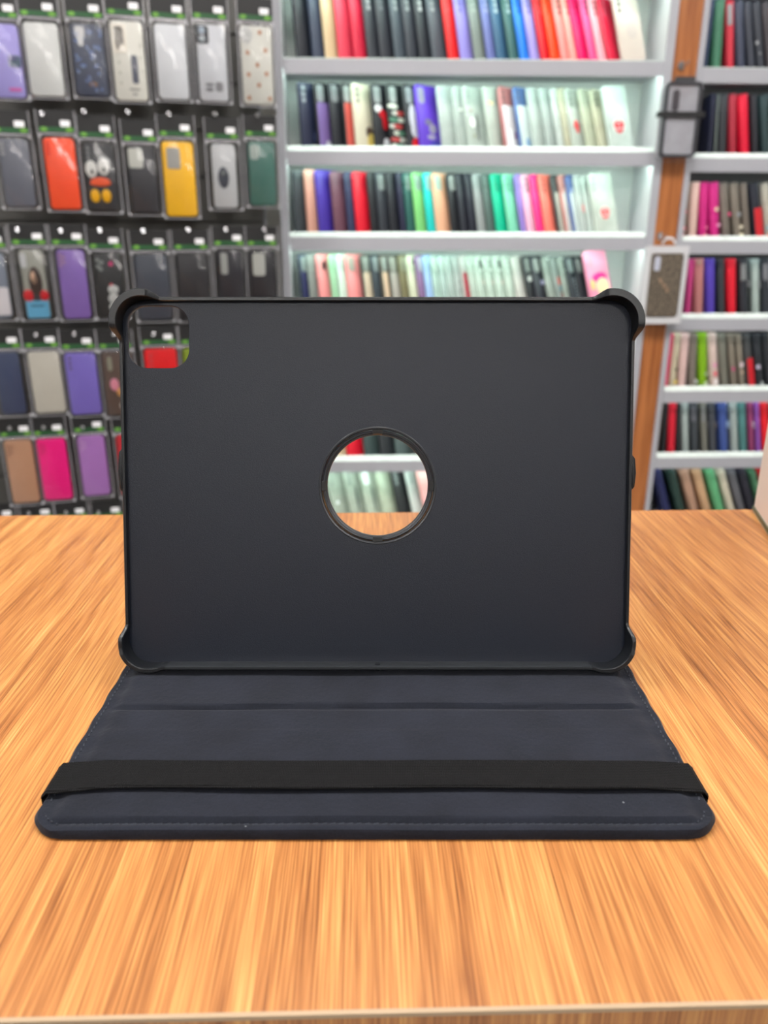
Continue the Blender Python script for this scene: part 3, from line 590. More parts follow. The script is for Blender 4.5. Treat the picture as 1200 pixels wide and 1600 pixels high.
# ------------------------------------------------------------------ cases hung on the pillar
def hung():
    # dark framed clear pouch with a black strap
    d = -0.035
    x0, zt = U.hit(1043, 127, d); x1, _ = U.hit(1100, 127, d); _, zb = U.hit(1070, 246, d)
    w = x1 - x0; h = zt - zb
    o = empty('framed_phone_case', U.at((x0 + x1) / 2, d, (zt + zb) / 2)); tag(o, 'dark-framed clear phone case with black strap hanging on the brown pillar, above the boxed one', 'phone case')
    f = MB(); 
    ro = [rr(0, 0, w, h, .012), rr(0, 0, w, h, .012), rr(0, 0, w - .014, h - .014, .008), rr(0, 0, w - .014, h - .014, .008)]
    ys = [.012, 0, 0, .012]
    f.rings([[(x, y, z) for x, z in r_] for r_, y in zip(ro, ys)] + [[(x, .012, z) for x, z in ro[0]]], False, False).build('frame', mat((62, 62, 68), .4, name='dark_frame'), o)
    MB().plate(0, 0, w - .015, h - .015, .006, .004, .009).build('clear_back', clear_mat('smoky_clear', (170, 170, 178), .8, .2), o)
    MB().plate(-w * .2, h * .26, .017, .047, .008, .002, .006).build('camera_opening', mat((70, 66, 72), .4, name='dark_hole'), o)
    MB().box(-w / 2 - .014, w / 2 + .012, -.003, -.0005, .006, .018).box(-w / 2 - .014, -w / 2 - .012, -.003, .014, .006, .018).box(w / 2 + .010, w / 2 + .012, -.003, .014, .006, .018).build('strap', mat((30, 30, 32), .7, name='black_strap'), o)
    MB().plate(0, h / 2 + .005, .05, .012, .004, .002, .008).build('hanger_tab', mat((60, 60, 64), .4, name='dark_frame'), o)
    b = MB(); pts = rr(0, -.004, w + .016, h + .012, .016)
    b.rings([[(x, .014, z) for x, z in pts], [(x, .002, z) for x, z in rr(0, -.004, w + .010, h + .006, .013)]], False, False).build('clear_sleeve', M_seam, o)
    # boxed case with window
    d = -0.03
    x0, zt = U.hit(1013, 384, d); x1, _ = U.hit(1078, 384, d); _, zb = U.hit(1036, 506, d)
    w = x1 - x0; h = zt - zb
    o = empty('boxed_phone_case', U.at((x0 + x1) / 2, d, (zt + zb) / 2)); tag(o, 'white card box with window showing a brown glittery phone case, hanging on the pillar', 'phone case')
    Mx = mat((206, 206, 210), .5, name='white_card')
    iw, ih = w - .022, h - .034; zc = -.001
    rings_ = [rr(0, 0, w, h, .003), rr(0, 0, w, h, .003), rr(0, zc, iw, ih, .006), rr(0, zc, iw, ih, .006)]
    MB().rings([[(x, y, z) for x, z in r_] for r_, y in zip(rings_, (.018, 0, 0, .006))]).build('card_box', Mx, o)
    m, nt, out = new_mat('brown_glitter'); p = N(nt, 'BsdfPrincipled'); nt.links.new(p.outputs[0], out.inputs[0]); p.inputs['Roughness'].default_value = .35
    vo = N(nt, 'TexNoise'); vo.inputs['Scale'].default_value = 180; tc = N(nt, 'TexCoord'); nt.links.new(tc.outputs['Object'], vo.inputs['Vector'])
    cr = N(nt, 'ValToRGB'); cr.color_ramp.elements[0].position = .35; cr.color_ramp.elements[0].color = rgba((74, 66, 58)); cr.color_ramp.elements[1].position = .7; cr.color_ramp.elements[1].color = rgba((128, 116, 102))
    nt.links.new(vo.outputs['Fac'], cr.inputs[0]); nt.links.new(cr.outputs[0], p.inputs['Base Color'])
    MB().plate(0, zc, iw - .003, ih - .003, .009, -.001, .005, .0012).build('glitter_case', m, o)
    MB().plate(-iw * .30, zc + ih * .34, .016, .036, .006, -.0018, .0, .0003).build('camera_opening', mat((186, 190, 206), .4, name='pale_hole'), o)
    b = MB()
    for k in range(3):
        pts = [(-.018 + .010 * k + .004 * math.sin(a * 1.3) + a * .0022, -.0015, .012 - .012 * k + .006 * math.sin(a * 2.4 + k)) for a in [i * .5 for i in range(11)]]
        b.tube(pts, .0006, 5)
    b.build('scribbled_pattern', mat((206, 170, 140), .3, .6, name='rose_gold_print'), o)
    b = MB(); b.tube([(.016 * math.cos(a), .004, h / 2 + .004 + .016 * math.sin(a) * .9) for a in [math.pi * i / 12 for i in range(13)]], .0032, 8)
    b.build('hang_tab', mat((226, 226, 230), .5, name='white_card'), o)
    for px, py, tx in ((1072, 101, 'small chrome hook on brown pillar holding the dark-framed clear case'), (1038, 371, 'small chrome hook on brown pillar holding the white boxed case')):
        x, z = U.hit(px, py, -.03)
        b = MB().tube([(0, .034, 0.004), (0, .0, 0), (0, -.012, .001), (0, -.014, .006)], .0022, 8)
        b.disc(0, .004, .008, .010, .030, .033)
        o = b.build('display_hook', M_chrome); o.matrix_world = U.at(x, -.03, z); tag(o, tx, 'hook', 'display hooks')
hung()

# ------------------------------------------------------------------ left display wall with hanging packs
o = empty('slat_wall', LW.at(0, .08, -CAMZ)); tag(o, 'dark grey slatted display wall with rows of hanging phone cases, left', 'display wall')
b = MB().box(-1.9, -.005, .006, .03, 0.1, 2.2)
Md = mat((76, 75, 73), .5, name='dark_grey_slats', var=.15)
z = .1
while z < 2.19:
    zz = min(z + .094, 2.2)
    b.box(-1.9, -.005, 0, .006, z, zz); z += .1
b.build('slats', Md, o)
MB().box(-.006, 0.0, -.002, .03, .1, 2.2).build('edge_trim', mat((120, 122, 128), .4, name='grey_trim'), o)

def pack(xl, xr, yt, yb, rgb, label, ft, group, vis=True):
    x0, zt = LW.hit(xl, yt); x1, _ = LW.hit(xr, yt)
    xm = (xl + xr) / 2
    _, zb = LW.hit(xm + (yb - yt) * .1, yb)
    w = max(.05, x1 - x0 - .003); h = zt - zb; cx = (x0 + x1) / 2
    o = empty('packaged_phone_case', LW.at(cx, 0, zb)); tag(o, label, 'phone case', group); reg(label)
    W2 = max(w + .012, .078)
    # phone case (origin lower-left), sits in blister
    if ft.get('clear'): m = clear_mat('clear_case_plastic', rgb, .9, .2)
    else: m = mat(rgb, .36, name='case_colour')
    T = Matrix.Translation((-w / 2, .004, 0))
    pc = MB().shell(w, h, .010, .009).build('inner_case', m, o, T)
    # blister box
    b = MB()
    def ring(y, ins, dz=0): return [(x, y, z) for x, z in rr(0, h / 2, W2 - 2 * ins, h + .014 - 2 * ins, .004, 3)]
    b.rings([ring(.022, 0), ring(.021, .001), ring(0.0, .003), ring(-.001, .005)], False, True)
    b.build('blister', M_film, o)
    # welded seams
    b = MB(); HH = .046; zt0 = h + .008
    for s in (-1, 1):
        b.box(s * W2 / 2 - .001, s * W2 / 2 + .001, .001, .006, zt0, zt0 + HH)
        b.box(s * W2 / 2 - .0015, s * W2 / 2 + .0015, .012, .016, -.004, zt0)
    b.box(-W2 / 2, W2 / 2, -.002, .004, zt0 - .003, zt0 + .001)
    b.box(-W2 / 2, W2 / 2, -.001, .004, -.006, -.004)
    b.build('highlit_plastic_seam', M_seam, o, smooth=False)
    for sx_, zz_ in ((-1, -.003), (1, -.003), (-1, zt0 - .006), (1, zt0 - .006)):
        b = MB(); b.rings([[(sx_ * (W2 / 2 - .003) + q * math.cos(2 * math.pi * i / 10), y, zz_ + q * math.sin(2 * math.pi * i / 10)) for i in range(10)] for q, y in ((.0034, .004), (.0034, .000), (.0022, -.0022), (.0008, -.0028))])
        b.build('corner_glint', M_glint, o)  # added bead standing in for a corner glint on the film
    hc = MB().plate(0, zt0 + HH / 2, W2 - .004, HH, .003, .004, .0055, .0003).build('header_card', M_blackcard, o)
    MB().plate(0, zt0 + .008, W2 - .006, .009, .001, .0034, .0045, .0002).build('green_band', M_green, hc)
    for sg, ww in ((-1, .012), (1, .014)): MB().plate(sg * W2 * .33, zt0 + .008, ww, .008, .003, .0028, .004, .0002).build('lime_mark', M_lime, hc)
    MB().plate(W2 * .24, zt0 + .020, .020, .012, .002, .0015, .004, .0003).build('price_sticker', M_sticker, hc)
    # openings and motifs in pixel-free case coordinates : fractions of width / height from top-left
    def fx(u): return -w / 2 + u * w
    def fz(v): return h - v * h
    for kind, *a in ft.get('f', []):
        if kind == 'rect':
            u0, u1, v0, v1, c, nm_ = a
            MB().plate((fx(u0) + fx(u1)) / 2, (fz(v0) + fz(v1)) / 2, fx(u1) - fx(u0), fz(v0) - fz(v1), ft.get('rad', .005), .0028, .006, .0004).build(nm_, mat(c, .45, name='motif'), pc)
        elif kind == 'ell':
            by = {}
            u, v, ru, rv, c, nm_ = a
            b = MB()
            pf = .0016 if nm_ == 'pupil' else 0
            b.rings([[(fx(u) + ru * w * k * math.cos(2 * math.pi * i / 16), y - pf, fz(v) + rv * h * k * math.sin(2 * math.pi * i / 16)) for i in range(16)] for k, y in ((1, .006), (1, .0032), (.8, .0022), (.4, .0016))])
            b.build(nm_, mat(c, .35, name='motif'), pc)
        elif kind == 'many':
            pts, r_, c, nm_ = a
            b = MB()
            for j, (u, v) in enumerate(pts): b.disc(fx(u), fz(v), r_, r_ * 1.1, .0030 - .00002 * j, .006)
            b.build(nm_, mat(c, .4, name='motif'), pc)
    return o
dots3 = lambda c: ('many', [(.14, .08), (.14, .15), (.14, .22)], .0042, c, 'camera_opening')
dots6 = lambda c: ('many', [(.12, .08), (.24, .11), (.12, .15), (.24, .18), (.12, .22)], .0036, c, 'camera_opening')
g1, g2, g3, g4, g5, g6 = [f'packaged phone cases hanging in the {a} row of the slat wall' for a in ('top', 'second', 'third', 'fourth', 'fifth', 'lowest')]
fl = [(random.random() * .84 + .08, random.random() * .9 + .05) for _ in range(34)]
P = pack
P(-28, 26, 34, 152, (158, 150, 212), 'packaged lavender case with dark diamond print, hanging at left end of top row', dict(f=[('rect', .6, .98, .42, .58, (70, 90, 110), 'printed_motif'), ('rect', .5, .9, .86, .91, (200, 100, 170), 'pink_lettering'), ('rect', .62, .9, .44, .48, (150, 110, 200), 'printed_motif')]), g1)
P(32, 89, 32, 150, (204, 206, 204), 'packaged plain translucent white case between lavender and floral ones, top row', dict(), g1)
P(106, 160, 34, 150, (72, 78, 96), 'packaged dark blue floral case with pale camera slot, top row', dict(f=[('rect', .14, .42, .04, .20, (205, 205, 205), 'camera_opening'), ('rect', .2, .36, .18, .31, (205, 205, 205), 'camera_opening'),
  ('many', fl, .0026, (104, 124, 170), 'flower_print'), ('many', [(a + .03, b_ + .02) for a, b_ in fl[::2]], .0016, (170, 186, 215), 'flower_print'), ('rect', .42, .66, .80, .86, (140, 104, 70), 'gold_label')]), g1)
P(168, 222, 30, 157, (214, 213, 204), 'packaged cream case with large square camera frame and dark strip, top row', dict(f=[('rect', .06, .48, .04, .40, (232, 226, 214), 'camera_frame'), ('rect', .12, .40, .07, .30, (88, 80, 74), 'camera_opening'), ('rect', .14, .26, .28, .36, (88, 80, 74), 'camera_opening'),
  ('rect', .56, .76, .42, .78, (88, 92, 106), 'dark_strip'), ('rect', .44, .78, .84, .865, (150, 150, 146), 'small_lettering'), ('rect', .52, .68, .90, .925, (150, 150, 146), 'small_lettering'), ('many', [(.2, .52), (.2, .65), (.2, .78), (.88, .30), (.88, .45), (.88, .62)], .0026, (176, 178, 166), 'small_marks')]), g1)
P(238, 289, 35, 155, (206, 209, 213), 'packaged plain cool white case between cream and lettered ones, top row', dict(), g1)
P(304, 352, 36, 158, (198, 201, 206), 'packaged pale grey case with black camera patch and lettering, top row', dict(f=[('rect', .0, .42, .02, .25, (52, 56, 62), 'camera_patch'), ('ell', .2, .08, .12, .05, (150, 165, 180), 'lens'), ('ell', .2, .19, .12, .05, (150, 160, 166), 'lens'),
  ('rect', .22, .50, .76, .80, (120, 120, 124), 'small_lettering'), ('rect', .22, .48, .82, .87, (120, 120, 124), 'small_lettering'), ('rect', .56, .82, .74, .87, (130, 130, 134), 'small_lettering')]), g1)
P(374, 425, 38, 163, (206, 206, 198), 'packaged cream case dotted with small brown bear-like prints, right end of top row', dict(f=[('ell', .18, .12, .2, .11, (186, 188, 186), 'camera_opening'), ('many', [(.62, .08), (.78, .30), (.2, .34), (.5, .49), (.2, .62), (.78, .60), (.52, .75), (.18, .92), (.86, .92)], .0042, (176, 120, 84), 'brown_print')]), g1)
P(-8, 43, 215, 323, (104, 107, 118), 'packaged smoky grey case at left end of second row', dict(f=[dots3((150, 152, 155))]), g2)
P(64, 115, 214, 327, (250, 84, 42), 'packaged bright orange case in second row', dict(f=[dots3((228, 66, 40))]), g2)
P(127, 176, 222, 330, (52, 53, 57), 'packaged black case with googly eyes, orange beak and yellow feet, second row', dict(rad=.004, f=[dots3((120, 122, 124)), ('ell', .20, .38, .20, .125, (222, 222, 218), 'eye'), ('ell', .62, .34, .20, .125, (222, 222, 218), 'eye'), ('ell', .22, .42, .05, .035, (60, 66, 56), 'pupil'), ('ell', .62, .39, .05, .035, (60, 66, 56), 'pupil'),
  ('ell', .46, .55, .32, .05, (232, 86, 40), 'beak'), ('ell', .46, .585, .36, .045, (240, 96, 50), 'beak'), ('ell', .24, .77, .16, .10, (238, 178, 10), 'foot'), ('ell', .62, .77, .16, .10, (238, 178, 10), 'foot')]), g2)
P(196, 242, 228, 333, (56, 56, 61), 'packaged dark case with pale square camera window, second row', dict(f=[('rect', .03, .54, .03, .32, (196, 198, 190), 'camera_opening')]), g2)
P(250, 302, 220, 338, (246, 190, 38), 'packaged yellow case with grey camera window, second row', dict(f=[('rect', .14, .56, .08, .36, (164, 164, 160), 'camera_opening')]), g2)
P(328, 368, 224, 325, (188, 190, 192), 'packaged translucent case with dark oval ring stand, second row', dict(f=[('ell', .45, .52, .23, .17, (70, 74, 84), 'ring_stand'), ('ell', .45, .46, .12, .07, (134, 140, 134), 'ring')]), g2)
P(386, 430, 220, 321, (68, 112, 102), 'packaged deep green case at right end of second row', dict(f=[('rect', .06, .38, .05, .28, (166, 178, 172), 'camera_opening')]), g2)
P(-40, 5, 395, 498, (120, 128, 142), 'packaged grey case with white lower print, left end of third row', dict(f=[('rect', .4, .98, .52, .95, (214, 210, 214), 'white_print')]), g3)
P(26, 66, 390, 498, (150, 151, 142), 'packaged case printed with portrait in red over a blue block, third row', dict(f=[('ell', .55, .46, .28, .22, (66, 54, 50), 'hair_print'), ('ell', .52, .43, .22, .17, (214, 176, 150), 'face_print'), ('many', [(.50, .52)], .0035, (200, 80, 70), 'lips_print'), ('ell', .18, .66, .22, .09, (206, 30, 40), 'red_coat_print'), ('ell', .84, .66, .2, .08, (196, 30, 40), 'red_coat_print'), ('rect', .34, .70, .60, .74, (60, 60, 66), 'dark_shirt_print'),
  ('rect', .02, .98, .74, .99, (98, 170, 206), 'blue_block'), ('rect', .2, .8, .79, .83, (50, 80, 100), 'blurred_lettering'), ('rect', .02, .28, .05, .26, (196, 198, 200), 'camera_opening')]), g3)
P(85, 131, 390, 498, (134, 104, 178), 'packaged purple case in third row', dict(f=[dots6((164, 130, 160))]), g3)
P(143, 188, 396, 496, (46, 48, 50), 'packaged black case with white blossom-like print and pink dots, third row', dict(f=[('many', [(.14, .1), (.14, .2), (.28, .14), (.24, .24)], .0042, (136, 142, 140), 'camera_opening'), ('many', [(.62, .16)], .0045, (206, 60, 120), 'pink_print'), ('ell', .62, .56, .2, .07, (190, 192, 190), 'white_print'), ('ell', .60, .70, .2, .08, (186, 188, 186), 'white_print'), ('ell', .56, .84, .16, .07, (180, 182, 180), 'white_print'), ('many', [(.56, .49)], .0035, (206, 70, 90), 'pink_print')]), g3)
P(207, 262, 398, 500, (68, 73, 84), 'packaged slate grey case, upper part seen above the tablet case, third row', dict(), g3)
P(273, 325, 397, 500, (44, 44, 48), 'packaged plain black case between slate and thin-slotted ones, third row', dict(), g3)
P(337, 380, 391, 500, (40, 40, 47), 'packaged black case with thin pale camera slot, third row', dict(f=[('rect', .14, .40, .04, .34, (166, 168, 164), 'camera_opening')]), g3)
P(388, 432, 391, 500, (38, 38, 44), 'packaged black case with wide pale camera slot, right end of third row', dict(rad=.007, f=[('rect', .12, .58, .04, .36, (186, 188, 182), 'camera_opening')]), g3)
P(-14, 28, 552, 648, (66, 76, 106), 'packaged slate blue case with glossy film, left end of fourth row', dict(), g4)
P(40, 92, 551, 646, (200, 196, 184), 'packaged off-white case in fourth row', dict(), g4)
P(98, 149, 553, 648, (128, 112, 200), 'packaged bluish purple case with glossy film streaks, fourth row', dict(f=[('many', [(.16, .08), (.16, .16), (.16, .24)], .0042, (110, 96, 150), 'camera_opening')]), g4)
P(156, 206, 552, 650, (94, 77, 70), 'packaged brown case with pink flower print beside the tablet case, fourth row', dict(f=[('rect', .18, .32, .06, .28, (150, 150, 132), 'camera_opening'), ('ell', .34, .5, .15, .10, (220, 140, 160), 'pink_flower'), ('ell', .50, .62, .12, .07, (206, 150, 90), 'orange_flower'), ('ell', .55, .84, .12, .06, (190, 180, 170), 'white_flower')]), g4)
P(223, 276, 546, 648, (232, 18, 28), 'packaged red case seen through square camera cutout', dict(f=[('many', [(.2, .10), (.2, .18), (.2, .26)], .0042, (214, 70, 76), 'camera_opening')]), g4)
P(284, 332, 545, 648, (132, 152, 36), 'packaged olive green case seen at right edge of square camera cutout', dict(), g4)
P(3, 49, 690, 787, (196, 150, 120), 'packaged tan case at left end of fifth row', dict(f=[dots6((166, 124, 100))]), g5)
P(54, 102, 688, 782, (255, 22, 138), 'packaged hot pink case in fifth row', dict(f=[dots6((226, 20, 120))]), g5)
P(118, 163, 683, 775, (178, 124, 198), 'packaged orchid purple case in fifth row', dict(f=[dots6((196, 150, 206))]), g5)
P(179, 225, 682, 775, (196, 36, 50), 'packaged red case half hidden by tablet case left edge, fifth row', dict(), g5)
gh = 'packaged phone cases hidden behind the tablet case or counter'
lh = 'packaged phone case on the slat wall hidden behind the tablet case or counter'
for a, b_, y, c in ((342, 388, 545, (60, 60, 66)), (395, 436, 545, (150, 150, 155)), (238, 284, 680, (90, 120, 170)), (296, 340, 680, (200, 190, 170)), (352, 394, 680, (60, 64, 70)), (402, 440, 680, (170, 90, 120))):
    P(a, b_, y, y + 100, c, lh, dict(), gh)
for i, (a, c) in enumerate(((-22, (60, 64, 70)), (38, (180, 170, 160)), (92, (50, 60, 90)), (148, (200, 120, 60)))):
    P(a, a + 44, 822 - 2 * i, 912, c, f'packaged phone case in lowest row above the counter edge, {["at left end", "second from left", "third from left", "beside the tablet case"][i]}', dict(), g6)
# hooks
hk = [(1, 'second row', [(66, 178), (131, 172 + 2), (200, 175), (264, 178), (336, 178), (402, 180)]),
      (2, 'third row', [(27, 359), (95, 361), (156, 360), (224, 361), (294, 359), (353, 359), (413, 359)]),
      (3, 'fourth row', [(56, 523), (116, 522), (178, 522), (240, 522)]),
      (4, 'fifth row', [(15, 669), (68, 668), (129, 668)]),
      (5, 'lowest row', [(45, 802), (103, 801), (154, 801)])]
near_ = {1: ['orange', 'googly-eyed', 'square-windowed', 'yellow', 'ring-stand', 'deep green'], 2: ['portrait-printed', 'purple', 'white-printed', 'slate', 'plain black', 'thin-slotted', 'wide-slotted'],
         3: ['off-white', 'bluish purple', 'brown flowered', 'red'], 4: ['tan', 'hot pink', 'orchid purple'], 5: ['left', 'middle', 'right']}
hookm = None
for k, nm_, pts in hk:
    for i, (px, py) in enumerate(pts):
        x, z = LW.hit(px, py, -.03)
        if hookm is None:
            b = MB().tube([(0, .112, 0), (0, .0, 0), (0, -.001, 0)], .0018, 8)
            a_ = []
            # ringed end
            for j in range(12):
                an = 2 * math.pi * j / 12; a_.append((.0036 * math.cos(an), -.001, .0036 * math.sin(an)))
            b.tube(a_ + [a_[0], a_[1]], .0012, 6, False)
            hookm = b.mesh('display_hook')
        h_ = obj('display_hook', hookm, M_chrome, None, LW.at(x, -.03, z))
        lab = (f'chrome display hook over the {near_[k][i]} packaged case, {nm_}' if k < 5 else f'chrome display hook just above the counter edge, {near_[k][i]} of three')
        tag(h_, lab, 'hook', 'display hooks on the slat wall'); reg(lab)
        MB().disc(0, 0, .0026, .0026, -.0012, .002).build('cap', mat((60, 62, 68), .4, name='hook_cap'), h_)

# ------------------------------------------------------------------ counter
K = on_z(600, 1583, TOPZ)
CF = Matrix.Translation((K.x, K.y, 0)) @ Matrix.Rotation(R(1.4), 4, 'Z')
depth = on_z(600, 801, TOPZ).y - K.y
o = empty('counter', CF); tag(o, 'bamboo-patterned wooden shop counter with the tablet case standing on it', 'counter')
Mb = bamboo('bamboo_laminate')
b = MB(); b.box(-.75, .75, .0012, depth, TOPZ - .03, TOPZ); b.build('countertop', Mb, o, smooth=False)
MB().box(-.75, .75, -.0002, .0012, TOPZ - .0014, TOPZ + .0001).build('edge_trim', mat((176, 152, 124), .4, name='pale_edge'), o, smooth=False)
Mbf = bamboo('bamboo_front')
b = MB(); b.box(-.75, .75, .0002, .02, 0.0, TOPZ - .0014)
f = b.build('front_panel', Mbf, o, smooth=False)
MB().box(-.74, .74, .02, depth - .02, 0.0, TOPZ - .03).build('cabinet_body', mat((150, 110, 75), .5, name='brown_board'), o, smooth=False)

# product box at right edge
A = on_z(1177, 799, TOPZ); B = on_z(1200, 835, TOPZ)
dr = (B - A).normalized(); ang = math.atan2(dr.y, dr.x)
bx = empty('product_box', Matrix.Translation(A) @ Matrix.Rotation(ang, 4, 'Z')); tag(bx, 'cream box with dark green bottom edge standing at right end of counter', 'box')
MB().box(0, .17, 0, .10, .004, .24).build('carton', mat((226, 208, 196), .5, name='cream_card'), bx, smooth=False)
MB().box(-.001, .171, -.001, .101, .0015, .0045).build('green_edge', mat((66, 76, 52), .35, name='dark_green_edge'), bx, smooth=False)
MB().box(-.0005, .1705, -.0005, .1005, .0002, .0015).build('pale_base', mat((205, 200, 180), .35, name='pale_base'), bx, smooth=False)

# ------------------------------------------------------------------ the tablet case
CX = -0.0033
root = empty('tablet_case', Matrix.Translation((CX, .33, TOPZ))); tag(root, 'open black rotating tablet case standing upright on its dark folio cover, centre of counter', 'tablet case')
y_off = -.33
M_suede = suede('dark_navy_suede', (27, 30, 40))
M_shell = mat((17, 25, 42), .40, var=.04, bump=.25, bscale=2500, name='matte_black_plastic')
M_rim = mat((24, 27, 32), .38, var=.03, name='satin_black_plastic')
# --- folio cover lying on the counter
D_F = on_z(600, 1297, TOPZ + .0045).y
HW0 = 0.1243
def Dof(py): return on_z(600, py, TOPZ + .0045).y
DB = .435
def sst(a, b_, x):
    t = max(0, min(1, (x - a) / (b_ - a))); return t * t * (3 - 2 * t)
gr1, gr2, gr3 = Dof(1106), Dof(1141), Dof(1282)
bd0, bd1 = Dof(1240), Dof(1196)
def relief(x, d):
    z = .0040
    hx = HW0 - abs(x)
    inn = sst(.006, .011, hx)
    # front stiffener pad between gr3 and just under the band
    def pad(a, b_, hgt, soft=.0018): return hgt * sst(a, a + soft, d) * (1 - sst(b_ - soft, b_, d)) * inn
    z += pad(gr3, bd0 + .004, .0012, .0012)
    z += pad(bd1 - .004, gr1 - .0004, .0010) - .00013 * sst(gr2 - .0008, gr2 + .0008, d) * (1 - sst(gr1 - .002, gr1, d)) * inn
    g1 = gr1 + .0007 * math.sin(x * 23 + 1)
    z += .0014 * sst(g1 + .0003, g1 + .0022, d) * (1 - sst(DB - .012, DB - .01, d)) * inn
    # creased folds at the ridges and soft waviness
    z -= .0007 * math.exp(-((d - g1) / .0012) ** 2) * sst(.004, .02, hx)
    z -= .0006 * math.exp(-((d - gr3 + .0004) / .0009) ** 2) * inn
    z += .00012 * math.sin(x * 90 + d * 40) + .0001 * math.sin(x * 37 - d * 160)
    # puckers towards the side seams
    z += .00025 * math.sin(d * 420 + (3 if x > 0 else 0)) * (1 - sst(.004, .022, hx)) * sst(0.0005, .003, hx)
    return z
def cover():
    nx, r_ = 150, .0125
    ds = []
    d = D_F
    while d < DB: ds.append(d); d += .0009 if d < .33 else .004
    ds.append(DB)
    rows = []
    b = MB()
    TH_ = .0018
    for d in ds:
        e = d - D_F
        hw = HW0 - (r_ - math.sqrt(max(0, r_ * r_ - (r_ - e) ** 2)) if e < r_ else 0)
        hw += .0006 * math.sin(d * 310) * .5
        row = []
        for i in range(nx + 1):
            s = -1 + 2 * i / nx; s = math.copysign(abs(s) ** .8, s)
            x = s * hw
            z = relief(x, d)
            ed = min(hw - abs(x), e if e < .02 else 9)
            if ed < TH_: z -= TH_ - math.sqrt(max(0, TH_ ** 2 - (TH_ - ed) ** 2))
            row.append((x, d + y_off, z))
        rows.append(row)
    # closed loops: top row + bottom edge
    full = []
    for row in rows:
        l, r2 = row[0], row[-1]
        full.append([(l[0] + .0006, l[1], .0003)] + row + [(r2[0] - .0006, r2[1], .0003)])
    b.rings(full, True, True, True)
    return b.build('folio_cover', M_suede, root)
cov = cover()
# stitching : short thread dashes around the edge
b = MB()
def dash(p, q):
    b.tube([p, q], .00028, 5)
s = D_F + .0155
while s < .335:
    for sg in (-1, 1):
        x = sg * (HW0 - .0038); z = relief(x, s) + .0001
        dash((x, s + y_off, z), (x + sg * .0004, s + .0016 + y_off, z + .0001))
    s += .0030
x = -HW0 + .0155
while x < HW0 - .0155:
    z = relief(x, D_F + .0036)
    dash((x, D_F + .0036 + y_off, z), (x + .0017, D_F + .0039 + y_off, z + .0001)); x += .0031
for sg in (-1, 1):
    for k in range(1, 6):
        a = R(90 * k / 6); rc = .0125 - .0038; cxx, cyy = HW0 - .0125, D_F + .0125
        px_, py_ = cxx + rc * math.cos(a), cyy - rc * math.sin(a)
        z = relief(px_, py_)
        dash((sg * px_, py_ + y_off, z), (sg * (px_ - .0008 * math.sin(a)), py_ - .0012 * math.cos(a) + y_off, z + .0001))
b.build('stitching', mat((46, 51, 62), .6, name='blue_grey_thread', var=.3), root)
# elastic band
def band():
    b = MB(); n = 120; xs = []
    hwb = HW0 + .0007
    path = []
    for i in range(n + 1):
        x = -hwb + 2 * hwb * i / n
        ins = hwb - abs(x)
        z = .0056 + .0006 * sst(0, .02, ins) if ins > .0002 else .005
        path.append((x, z, ins))
    rings_ = []
    # side wraps
    seq = [(-hwb + .0045, .0002, 0), (-hwb, .0012, 0)] + [(p[0], p[1] - (.0014 if j in (0, n) else 0), p[2]) for j, p in enumerate(path)] + [(hwb, .0012, 0), (hwb - .0045, .0002, 0)]
    for (x, z, ins) in seq:
        f0 = bd0 + .0004 * math.sin(x * 60) - .0014 * (1 - sst(.0, .028, ins)); f1 = bd1 + .0002 * math.sin(x * 45) - .0008 * (1 - sst(0, .02, ins))
        lift = .0005 * sst(.01, .03, ins)
        zz = max(z, .0003)
        t = .0009
        up = zz + t
        yy = [f0, f0 + .0008, f0 + .0016, (f0 + f1) / 2, f1 - .0014, f1 - .0006, f1]
        top = [(x, y + y_off, up + lift * (1 - k / 6) - (.0004 if k in (0, 6) else 0) + .0002 * (1 if k in (1, 5) else 0)) for k, y in enumerate(yy)]
        bot = [(x, y + y_off, max(.0001, zz + lift * (1 - k / 6))) for k, y in reversed(list(enumerate(yy)))]
        rings_.append(top + bot)
    b.rings(rings_, True, True)
    return b.build('elastic_band', weave('woven_black_elastic', (34, 34, 36)), root)
band()

